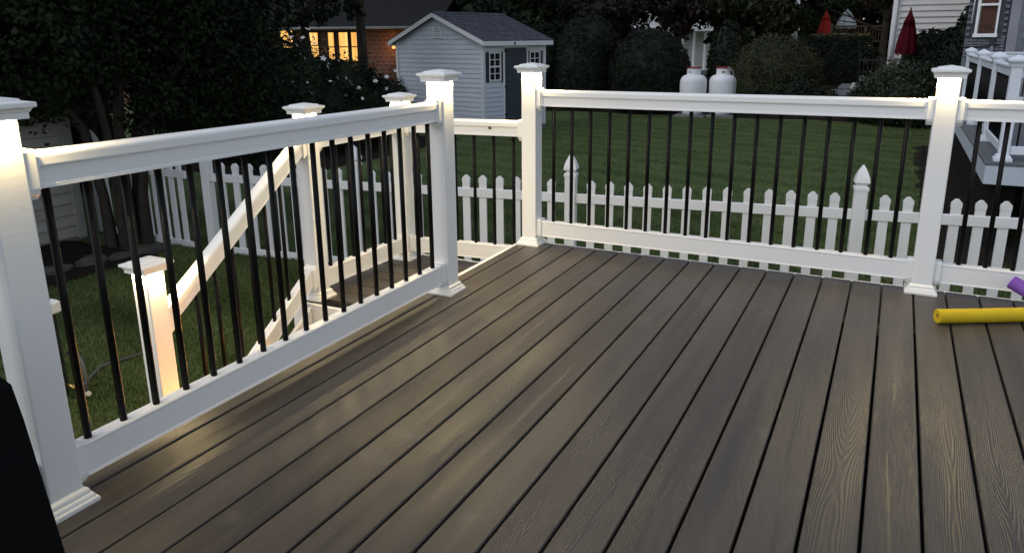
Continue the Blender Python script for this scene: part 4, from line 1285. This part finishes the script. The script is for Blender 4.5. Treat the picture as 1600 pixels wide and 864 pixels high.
MB().tube([(2.95, -0.56, HB), (2.95, -0.1, HB - .3), (2.95, -0.06, 0.1)], .045, 8).build('downspout', M['gsiding'], bh_)
lan = MB().box((2.36, -0.16, 2.02), (2.50, -0.02, 2.26), .02).build('wall_lantern', M['dimlit'], bh_)
pl = bpy.data.lights.new('lantern_lamp', 'POINT'); pl.energy = 5; pl.color = (1.0, .45, .14); pl.shadow_soft_size = .06
po = link(bpy.data.objects.new('lantern_lamp', pl), lan); po.location = (2.43, -0.34, 2.1)
# window light spilling onto the reveal and shrub
pl = bpy.data.lights.new('porch_lamp', 'POINT'); pl.energy = 8; pl.color = (1.0, .5, .18); pl.shadow_soft_size = .08
po = link(bpy.data.objects.new('porch_lamp', pl), lan); po.location = (3.3, -0.7, 0.9)
# brick porch wall with a pierced screen at the right end
for k in range(7):
    MB().box((2.28 + k * .10, -0.20, 0.6), (2.31 + k * .10, -0.17, 1.45)).build('screen_bar', M['wood'], bh_)
for k in range(6):
    MB().box((2.26, -0.168, 0.64 + k * .15), (2.95, -0.148, 0.665 + k * .15)).build('screen_bar', M['wood'], bh_)

# white house glimpsed through the trees
wh = thing('white_house', 'white house with porch columns glimpsed through the trees above the propane tanks', 'house', (-11.2, 40.0, ZG), R(14))
MB().box((-5.0, 0.6, 0), (6.0, 8.0, 5.6)).build('wall', M['beige'], wh)
siding(wh, M['white'], -5.0, 6.0, 2.9, 5.6, 0.2, None, 0.6)
for k in range(12):
    MB().lathe([(0, 0.5), (.12, .5), (.12, .6), (.085, .65), (.08, 2.55), (.12, 2.6), (.12, 2.7), (0, 2.7)], 10, -4.6 + k * .62, 0).build('column', M['white'], wh)
MB().box((-5.0, -0.2, 2.7), (6.0, 0.58, 2.9)).build('porch_beam', M['white'], wh)
MB().box((-5.0, -0.3, 0), (6.0, 0.59, .5)).build('porch_floor', M['concrete'], wh)
MB().add([(-5.3, -0.4, 5.6), (6.3, -0.4, 5.6), (6.3, 4.2, 7.6), (-5.3, 4.2, 7.6), (6.3, 8.6, 5.6), (-5.3, 8.6, 5.6)], [(0, 1, 2, 3), (3, 2, 4, 5), (1, 4, 2), (0, 3, 5), (0, 5, 4, 1)]).build('roof', M['roofdark'], wh)

# ------------------------------------------------------------------ propane tanks
def tank(label, x, y, rz):
    t = thing('propane_tank', label, 'propane tank', (x, y, ZG + 0.06), rz, 'white propane tanks at the edge of the lawn')
    b = MB()
    r_ = 0.40
    b.lathe([(0.0, 0.10), (.20, .085), (.34, .13), (.395, .22), (r_, .30), (r_, .96), (.392, 1.03), (.36, 1.10), (.30, 1.155), (.20, 1.19), (0, 1.205)], 28)
    b.build('shell', M['tank'], t)
    b = MB().lathe([(.29, 0), (.30, 0), (.30, .16), (.28, .16), (.28, 0)], 22)
    b.build('foot_ring', M['tank'], t)
    c = MB()
    seg = 24
    for i in range(seg):
        a0, a1 = 2 * math.pi * i / seg, 2 * math.pi * (i + 1) / seg
        am = (a0 + a1) / 2
        lo_, hi = 1.165, 1.365
        hole = abs(math.sin(am * 1.0 + math.pi / 2 + .0)) < .24 and True
        spans = [(lo_, hi)] if not hole else [(lo_, 1.235), (1.30, hi)]
        for q0, q1 in spans:
            c.add([(rr * math.cos(a), rr * math.sin(a), z) for z in (q0, q1) for rr in (.198, .206) for a in (a0, a1)], [(2, 3, 7, 6), (1, 0, 4, 5), (4, 6, 7, 5), (0, 1, 3, 2)])
    co = c.build('collar', M['tank'], t)
    MB().lathe([(.192, 1.366), (.214, 1.366), (.214, 1.405), (.192, 1.405), (.192, 1.366)], 24).build('collar_rim', M['red'], co)
    v_ = MB().lathe([(0, 1.19), (.03, 1.19), (.03, 1.27), (.05, 1.28), (.05, 1.30), (0, 1.30)], 10)
    v_.tube([(0, 0, 1.25), (.11, .0, 1.25)], .018, 8)
    v_.build('valve', M['brass'], t)
    return t
tank('left white propane tank with dented red collar rim', -5.72, 18.95, R(-20))
tank('right white propane tank with a gas hose over its shoulder', -4.90, 19.22, R(15))
hz = MB().tube([(-4.80, 19.10, 0.33), (-4.70, 19.02, 0.42), (-4.58, 18.95, 0.33), (-4.50, 18.92, 0.10), (-4.48, 18.92, -0.5), (-4.47, 18.93, ZG + 0.05)], .014, 8).build('gas_hose', M['rubber'])
tag(hz, 'thin pale gas hose hanging down the right propane tank', 'hose')
for x, y in ((-5.72, 18.95), (-4.90, 19.22)):
    o = MB().box((-.46, -.46, 0), (.46, .46, .08), .015).build('tank_pad', M['concrete'])
    o.location = (x, y, ZG - 0.015)
    tag(o, 'pale concrete pad under the %s propane tank' % ('left' if x < -5.3 else 'right'), 'pad')

# ------------------------------------------------------------------ right background: patio, parasols, houses
def parasol(label, x, y, zb, zt, fz, w, mat, z_ground):
    t = thing('parasol', label, 'parasol', (x, y, z_ground), 0, 'closed parasols')
    H = zt - z_ground; F = fz - z_ground
    MB().tube([(0, 0, 0), (0, 0, H)], .022, 8).build('pole', M['wood'], t)
    MB().lathe([(0, H - .02), (.025, H), (.02, H + .05), (0, H + .09)], 8).build('finial', mat, t)
    b = MB()
    seg = 32
    prof = [(.03, 0.0), (.10, .10), (.15, .20), (.16, .24)]
    hgt = H - F
    rings = [(0.02, H), (.10 * w, H - .10 * hgt), (.19 * w, H - .21 * hgt), (.25 * w, H - .285 * hgt), (.205 * w, H - .29 * hgt), (.27 * w, H - .42 * hgt), (.34 * w, H - .60 * hgt), (.40 * w, H - .80 * hgt), (.43 * w, H - .95 * hgt), (.42 * w, F)]
    vs, fs = [], []
    for i, (r_, z) in enumerate(rings):
        for k in range(seg):
            a = 2 * math.pi * k / seg
            q = r_ * (1 + (.16 if i > 3 else .07) * math.cos(a * 8))
            vs.append((q * math.cos(a), q * math.sin(a), z + (.03 * math.cos(a * 8) if i == len(rings) - 1 else 0)))
    for i in range(len(rings) - 1):
        for k in range(seg):
            j = (k + 1) % seg
            fs.append((i * seg + k, i * seg + seg + k, i * seg + seg + j, i * seg + j))
    b.add(vs, fs, True)
    b.build('canopy', mat, t)
    MB().lathe([(0, 0), (.26, 0), (.26, .05), (.06, .10), (.05, .3), (0, .3)], 16).build('base', M['concrete'], t)
    return t
PZ = -0.30
o = MB().box((-0.72, 19.6, ZG + .02), (4.3, 24.0, PZ), .02).build('patio', M['concrete']); o['kind'] = 'structure'
parasol('large closed dark red parasol in front of the beige house', -0.07, 20.8, 0, 1.98, .76, .60, M['redcloth'], PZ)
parasol('small distant closed red parasol beyond the box hedge', -4.4, 45.6, 0, 2.75, 1.30, .9, M['orangered'], ZG)
parasol('small distant closed pale grey parasol beside the wooden railing', -3.58, 50.7, 0, 2.98, 1.80, 1.35, M['greycloth'], ZG)

beige = thing('beige_house', 'beige lap sided house at the upper right behind the large red parasol', 'house', (-0.56, 23.9, ZG), R(-1.0))
MB().box((0.0, .03, 0), (7.0, 9.0, 6.2)).build('wall', M['beige'], beige)
siding(beige, M['beige'], 0.20, 7.0, 0.3, 6.2, .186, None, .026, (), .050)
MB().box((-0.02, -0.025, .1), (.20, .10, 6.2), .006).build('corner_trim', M['white'], beige)
MB().tube([(.10, -0.08, 6.2), (.10, -0.08, .2)], .045, 8).build('downspout', M['white'], beige)
lan = MB().box((-0.18, 1.0, 3.62), (-0.03, 1.15, 3.84), .02).build('wall_lantern', M['lit'], beige)
pl = bpy.data.lights.new('lantern_lamp', 'POINT'); pl.energy = 60; pl.color = (1.0, .62, .22); pl.shadow_soft_size = .06
po = link(bpy.data.objects.new('lantern_lamp', pl), lan); po.location = (-0.40, 1.08, 3.7)
MB().add([(-.4, -.5, 6.2), (7.4, -.5, 6.2), (7.4, 4.5, 8.6), (-.4, 4.5, 8.6), (7.4, 9.5, 6.2), (-.4, 9.5, 6.2)], [(0, 1, 2, 3), (3, 2, 4, 5), (1, 4, 2), (0, 3, 5), (0, 5, 4, 1)]).build('roof', M['roofdark'], beige)

# grey house right of it
gh = thing('grey_house', 'dark grey house with painted brick corner and white sash window at the upper right', 'house', (0.93, 13.95, ZG), R(-5))
MB().box((0.0, .04, 0), (6.0, 8.0, 5.8)).build('wall', M['mortar'], gh)
GX = 0.72
bw_, bh2, g_ = .155, .058, .009
bmesh_ = MB().box((-bw_ / 2 + g_ / 2, -0.014, g_ / 2), (bw_ / 2 - g_ / 2, 0.039, bh2 - g_ / 2), .004).mesh('brick', M['greybrick'])
bhalf = MB().box((-bw_ / 4 + g_ / 2, -0.014, g_ / 2), (bw_ / 4 - g_ / 2, 0.039, bh2 - g_ / 2), .004).mesh('brick', M['greybrick'])
WN = (0.20, 0.50, 2.36, 3.9)
row = 0
z = 1.90
while z < 3.3:
    x = 0.0
    first = row % 2
    while x < GX - .02:
        w_ = bw_ / 2 if (first and x == 0) else bw_
        if x + w_ > GX: w_ = bw_ / 2
        if x + w_ > GX + .01: break
        if not (x + w_ > WN[0] - .05 and x < WN[1] + .05 and z + bh2 > WN[2] - .06 and z < WN[3]):
            inst('brick', bmesh_ if w_ == bw_ else bhalf, gh, (x + w_ / 2, random.uniform(-.002, .002), z))
        x += w_
    z += bh2; row += 1
MB().box((0.0, 0.0, 0.0), (GX, 0.038, 1.898)).build('wall_base', M['greybrick'], gh)
MB().box((0.0, 0.0, z + .002), (GX, 0.038, 5.8)).build('upper_wall', M['greybrick'], gh)
w = MB()
a, c, z0, z1 = WN
f = .05
w.box((a - f, -.05, z0 - f * .2), (a, .036, z1)).box((c, -.05, z0 - f * .2), (c + f * .7, .036, z1)).box((a - f - .02, -.075, z0 - f * 1.6), (c + f, .036, z0 - f * .2 - .002)).box((a, -.045, z0 + .52), (c, .030, z0 + .565))
wo = w.build('window', M['white'], gh)
MB().box((a, .020, z0 - .01), (c, .024, z1)).build('pane', M['glass'], wo)
MB().box((a + .03, .026, z0 - .01), (c - .02, .032, z1)).build('curtain', M['curtain'], wo)
cu = [x_ for x_ in wo.children if x_.name.startswith('curtain')][0]
cu.location.y = -0.012
MB().box((GX, -.03, .8), (GX + .17, .038, 5.8), .004).build('corner_trim', M['greytrim'], gh)
MB().box((GX + .172, -.016, .8), (GX + .30, .038, 5.8)).build('corner_trim', M['greybrick'], gh)
MB().box((GX + .302, -.03, .8), (GX + .40, .038, 5.8), .004).build('corner_trim', M['greytrim'], gh)
siding(gh, M['grey'], GX + .402, 6.0, 1.0, 5.8, .128, None, .034, (), .034)
MB().tube([(.10, -.04, 3.7), (.08, -.04, 2.55)], .012, 6).build('conduit', M['white'], gh)
wire = MB().tube([(-.02, -.03, 2.09), (.30, -.035, 2.10), (.62, -.03, 2.125)], .010, 6).build('cable', M['iron'], gh)
MB().tube([(.10, -.03, 2.50), (.30, -.05, 2.52), (.50, -.055, 2.42)], .007, 6).build('cable', M['iron'], gh)
MB().box((.44, -.09, 2.12), (.54, -.016, 2.27), .01).build('meter_box', M['iron'], gh)
MB().box((.46, -.07, 1.4), (.52, -.016, 2.12), .01).build('pipe', M['greytrim'], gh)
MB().add([(-.4, -.5, 5.8), (6.4, -.5, 5.8), (6.4, 4.0, 7.8), (-.4, 4.0, 7.8), (6.4, 8.5, 5.8), (-.4, 8.5, 5.8)], [(0, 1, 2, 3), (3, 2, 4, 5), (1, 4, 2), (0, 3, 5), (0, 5, 4, 1)]).build('roof', M['roofdark'], gh)

# neighbour's deck
NZ = -0.05
NX0, NY0, NY1, NX1 = 0.775, 5.2, 13.75, 4.6
nd = thing('neighbour_deck', 'raised grey deck with pale fascia and white posts next door at the right', 'deck', (NX0, NY0, ZG))
nbm = MB().box((0, -.068, -.024), (NX1 - NX0 - .02, .068, 0), .004).mesh('deck_board', M['ndeck'])
for k in range(60):
    y = .075 + k * .142
    if y > NY1 - NY0 - .06: break
    inst('deck_board', nbm, nd, (.02, y, NZ - ZG))
MB().box((-.024, -.02, NZ - .235 - ZG), (-.001, NY1 - NY0, NZ - .03 - ZG), .003).build('fascia_board', M['fascia'], nd)
MB().box((-.022, -.044, NZ - .235 - ZG), (NX1 - NX0, -.022, NZ - .03 - ZG), .003).build('fascia_board', M['fascia'], nd)
MB().box((-.034, -.054, NZ - .028 - ZG), (.018, NY1 - NY0, NZ + .001 - ZG), .004).build('edge_board', M['ndeck'], nd)
MB().box((.020, -.054, NZ - .028 - ZG), (NX1 - NX0, .004, NZ + .001 - ZG), .004).build('edge_board', M['ndeck'], nd)
for x in (.25, 2.0, 3.6):
    for y in (.3, 4.2, 8.2):
        MB().box((x - .07, y - .07, 0), (x + .07, y + .07, NZ - .026 - ZG)).build('support_post', M['void'], nd)
for k in range(40):
    y = .02 + k * .21
    MB().box((.12, y, 0.02), (.14, y + .2, NZ - .24 - ZG)).build('skirt_board', M['void'], nd)
# their railing
def n_post(label, x, y):
    t = thing('railing_post', label, 'railing post', (x, y, NZ), 0, 'white posts of the neighbouring deck')
    MB().box((-.052, -.052, 0), (.052, .052, 1.0), .004).build('post_sleeve', M['nwhite'], t)
    MB().square_lathe([(.085, 0), (.085, .03), (.07, .04), (.066, .06), (.0525, .07)]).build('base_trim', M['nwhite'], t)
    MB().square_lathe([(.0525, .985), (.06, .985), (.07, 1.02), (.092, 1.045), (.092, 1.065), (.05, 1.09), (0, 1.115)]).build('post_cap', M['nwhite'], t)
    return t
ys = [5.36, 7.15, 9.25, 11.6, 13.5]
labs = ['front corner post of the neighbouring white deck railing, largest of the row', 'second post back in the row on the neighbouring deck', 'third post back in the row on the neighbouring deck', 'fourth and farthest visible post in the row on the neighbouring deck', 'post of the neighbouring deck standing against the grey house wall']
for y, lb_ in zip(ys[:4], labs):
    n_post(lb_, NX0 + .14, y)
nbal = MB().tube([(0, 0, .10), (0, 0, .93)], .010, 6).mesh('baluster', M['black'])
def n_rail(label, p0, p1, n):
    p0, p1 = Vector((*p0, 0)), Vector((*p1, 0))
    mid = (p0 + p1) / 2; h = (p1 - p0).length / 2
    t = thing('railing', label, 'railing', (mid.x, mid.y, NZ), math.atan2((p1 - p0).y, (p1 - p0).x), 'white railing panels of the neighbouring deck')
    MB().box((-h, -.045, .965), (h, .045, 1.0), .008).box((-h, -.025, .88), (h, .025, .963)).build('top_rail', M['nwhite'], t)
    MB().box((-h, -.028, .07), (h, .028, .16), .006).build('bottom_rail', M['nwhite'], t)
    for k in range(n):
        inst('baluster', nbal, t, (-h + .06 + (2 * h - .12) * k / (n - 1), 0, 0))
    return t
nl = ['nearest side railing panel of the neighbouring deck, right of our right post', 'second side railing panel back on the neighbouring deck', 'farthest side railing panel on the neighbouring deck']
for i in range(3):
    n_rail(nl[i], (NX0 + .14, ys[i] + .0525), (NX0 + .14, ys[i + 1] - .0525), 17)
n_rail('front railing panel of the neighbouring deck at the right edge of the picture', (NX0 + .14 + .0525, 5.36), (NX1 - .1, 5.36), 26)
n_rail('back railing panel of the neighbouring deck in front of the grey house wall', (NX0 + .14 + .0525, 13.3), (NX1 - .1, 13.3), 26)

# wooden deck railing far back
wr = thing('wooden_railing', 'brown wooden railing on a far patio left of the beige house', 'railing', (-1.75, 38.2, ZG))
MB().box((-1.7, -.05, 2.78), (1.45, .05, 2.86)).build('top_rail', M['wood'], wr)
MB().box((-1.7, -.03, 2.05), (1.45, .03, 2.12)).build('bottom_rail', M['wood'], wr)
for k in range(24):
    MB().box((-1.66 + k * .132, -.02, 2.12), (-1.62 + k * .132, .02, 2.78)).build('baluster', M['wood'], wr)
for x in (-1.7, -.15, 1.35):
    MB().box((x - .06, -.06, 0), (x + .06, .06, 2.95)).build('railing_post', M['wood'], wr)
tb = thing('patio_table', 'pale patio table top between the two distant parasols', 'table', (-4.05, 46.6, ZG))
MB().box((-.75, -.5, 2.45), (.75, .5, 2.52), .02).build('table_top', M['greycloth'], tb)
for sx in (-.6, .6):
    for sy in (-.4, .4):
        MB().box((sx - .03, sy - .03, 0), (sx + .03, sy + .03, 2.45)).build('leg', M['iron'], tb)

# iron fence by the patio
ir = thing('iron_fence', 'thin black iron fence in front of the corner of the beige house', 'fence', (-0.75, 20.9, ZG))
MB().box((-.55, -.012, 1.62), (.45, .012, 1.65)).build('rail', M['iron'], ir)
MB().box((-.55, -.012, .9), (.45, .012, .93)).build('rail', M['iron'], ir)
for k in range(9):
    MB().box((-.52 + k * .115, -.008, .5), (-.504 + k * .115, .008, 1.72)).build('bar', M['iron'], ir)

# flagstones, pot, pale stone
for i, (x, y, w_, d_) in enumerate([(-2.05, 20.9, .75, .8), (-1.78, 21.75, .7, .75), (-1.55, 22.5, .6, .65)]):
    z = rise(x, y) + .02
    o = MB().box((-w_ / 2, -d_ / 2, -.05), (w_ / 2, d_ / 2, .03), .012).build('flagstone', M['paver'])
    o.location = (x, y, z); o.rotation_euler = (R(8), 0, R(-14 + i * 4))
    tag(o, ['nearest pale flagstone of the path beside the box hedge', 'middle pale flagstone of the path beside the box hedge', 'farthest pale flagstone of the path, next to the pale stone'][i], 'flagstone', 'flagstones of the garden path')
pt = thing('planter', 'pale round planter pot with a dark plant at the end of the path', 'planter', (-1.14, 22.85, rise(-1.14, 22.85)))
MB().lathe([(0, 0), (.13, 0), (.165, .18), (.18, .30), (.19, .30), (.19, .34), (.165, .34), (.155, .27), (0, .27)], 18).build('pot', M['pot'], pt)
crown(pt, [(0, 0, .75, .35, .35, .55)], 2500, .045, M['leaf_yew'], .3, .2, 10, name='foliage', zmin=.28)
b = MB(); b.tube([(0, 0, .25), (.02, .01, .8)], .02, 6); b.build('stem', M['trunk'], pt)
o = MB().lathe([(0, 0), (.10, .0), (.115, .05), (.095, .12), (.06, .17), (.065, .22), (.03, .26), (0, .27)], 12).build('garden_stone', M['pot'])
o.location = (-1.42, 22.2, rise(-1.42, 22.2)); o.scale = (1.0, .8, .85)
tag(o, 'small pale upright stone ornament standing at the path edge', 'stone')

# yellow flowers by the shed
yf = thing('yellow_flowers', 'small plant with yellow flowers by the left corner of the shed', 'plant', (-12.25, 12.75, ZG))
crown(yf, [(0, 0, .55, .45, .45, .6)], 3500, .045, M['leaf_mid'], .3, .2, 12, name='foliage', zmin=.02)
ym = fm.mesh('flower', M['yflower'])
for k in range(7):
    o = inst('flower', ym, yf, (random.uniform(-.3, .4), random.uniform(-.5, -.2), random.uniform(.7, 1.25)), rot=(R(70), 0, random.uniform(-.4, .8)))
    o.scale = (.05, .05, .05)

# ------------------------------------------------------------------ pool noodles, cover, hose, leaf
def noodle(label, pts, r_, mat, bore):
    pts = [Vector(p) for p in pts]
    t = thing('pool_noodle', label, 'pool noodle', pts[0], 0)
    ps = [p - pts[0] for p in pts]
    # resample smoothly
    out = []
    n = len(ps)
    for i in range(n - 1):
        p0, p1, p2, p3 = ps[max(i - 1, 0)], ps[i], ps[i + 1], ps[min(i + 2, n - 1)]
        for k in range(8):
            u = k / 8
            out.append(0.5 * ((2 * p1) + (p2 - p0) * u + (2 * p0 - 5 * p1 + 4 * p2 - p3) * u * u + (3 * p1 - p0 - 3 * p2 + p3) * u ** 3))
    out.append(ps[-1])
    b = MB().tube(out, r_, 24, False)
    d0 = (out[0] - out[1]).normalized()
    a = d0.cross(Vector((0, 0, 1))).normalized(); c = d0.cross(a)
    ring = lambda rr, off: [out[0] + d0 * off + (a * math.cos(2 * math.pi * k / 24) + c * math.sin(2 * math.pi * k / 24)) * rr for k in range(24)]
    vs = ring(r_, 0) + ring(r_ * .93, .004) + ring(r_ * .36, .003)
    fs = []
    for q in range(2):
        for k in range(24):
            j = (k + 1) % 24
            fs.append((q * 24 + k, q * 24 + j, q * 24 + 24 + j, q * 24 + 24 + k))
    b.add(vs, fs, False)
    b.build('foam_tube', mat, t)
    b = MB()
    vs = ring(r_ * .36, .003) + ring(r_ * .34, -.06)
    b.add(vs, [(k, (k + 1) % 24, 24 + (k + 1) % 24, 24 + k) for k in range(24)] + [tuple(range(24, 48))])
    b.build('bore', bore, t)
    return t
noodle('yellow foam pool noodle lying on the deck boards at the right edge', [(0.092, -.505, .0325), (0.28, -.405, .0325), (.47, -.300, .0325), (.80, -.13, .0325), (1.2, -.16, .0325), (1.6, -.45, .0325)], .0325, M['yellowfoam'], M['foamcore'])
noodle('purple foam pool noodle leaning against the bottom rail at the right edge', [(0.400, -.135, .128), (.47, -.165, .098), (.60, -.225, .058), (.80, -.33, .036), (1.15, -.5, .0325), (1.6, -.8, .0325)], .0325, M['purplefoam'], M['purplefoam'])

# covered furniture at the lower left corner
cv = MB()
base = [(-1.706, -3.382), (-2.085, -3.36), (-2.09, -4.25), (-1.62, -4.3)]
ctr = Vector((sum(p[0] for p in base) / 4, sum(p[1] for p in base) / 4))
vs, fs = [], []
levels = [(0.0, 1.0), (.25, .93), (.50, .855), (.58, .82), (.61, .74), (.625, .5), (.63, .2)]
per_side = 8
for z, q in levels:
    for i in range(4):
        p, n_ = base[i], base[(i + 1) % 4]
        for k in range(per_side):
            u = k / per_side
            x = p[0] + (n_[0] - p[0]) * u; y = p[1] + (n_[1] - p[1]) * u
            # the measured corner leans along its own line
            x0_ = ctr.x + (x - ctr.x) * q; y0_ = ctr.y + (y - ctr.y) * (q * .5 + .5)
            fold = .012 * math.sin(u * math.pi * 4) * (1 - z) if k else 0
            vs.append((x0_ + fold * .3, y0_ + fold, z + .004))
n_ = 4 * per_side
for l in range(len(levels) - 1):
    for k in range(n_):
        j = (k + 1) % n_
        fs.append((l * n_ + j, l * n_ + k, l * n_ + n_ + k, l * n_ + n_ + j))
fs.append(tuple(range((len(levels) - 1) * n_, len(levels) * n_)))
cv.add(vs, fs)
o = cv.build('furniture_cover', M['coverblack'])
tag(o, 'black cloth cover over furniture, a dark shape at the lower left corner', 'furniture cover')

# hose stand with spigot below the deck
hp = thing('hose_stake', 'dark stake with a white cap and a grey hose, partly behind the nearest post', 'hose stake', (-4.98, -1.46, ZG))
MB().box((-.02, -.02, 0), (.02, .02, .60), .004).build('stake', M['iron'], hp)
MB().box((-.05, -.05, .60), (.05, .05, .685), .012).build('stake_cap', M['fence'], hp)
MB().tube([(.04, 0, .10), (.10, 0, .10), (.11, 0, .07)], .013, 8).build('spigot', M['brass'], hp)
b = MB().tube([(.02, .05, .30), (.09, .06, .33), (.16, .05, .27), (.20, .04, .14), (.18, .03, .03), (.10, .02, .02), (.0, .10, .02), (-.2, .4, .02), (-.1, .8, .02)], .013, 10)
b.build('hose', M['greyhose'], hp)
MB().tube([(.185, .03, .045), (.215, .025, .06)], .018, 10).build('hose_coupling', M['steel'], hp)

b = MB().add([(-.014, 0, 0), (0, -.009, .003), (.014, .001, .005), (.001, .010, .002), (0, 0, .008)], [(0, 1, 4), (1, 2, 4), (2, 3, 4), (3, 0, 4), (0, 3, 2, 1)])
o = b.build('dead_leaf', M['deadleaf']); o.location = (-2.43, -.0865, .725); o.rotation_euler = (R(88), 0, R(5))
tag(o, 'tiny brown leaf stuck to the lower landing rail', 'leaf')
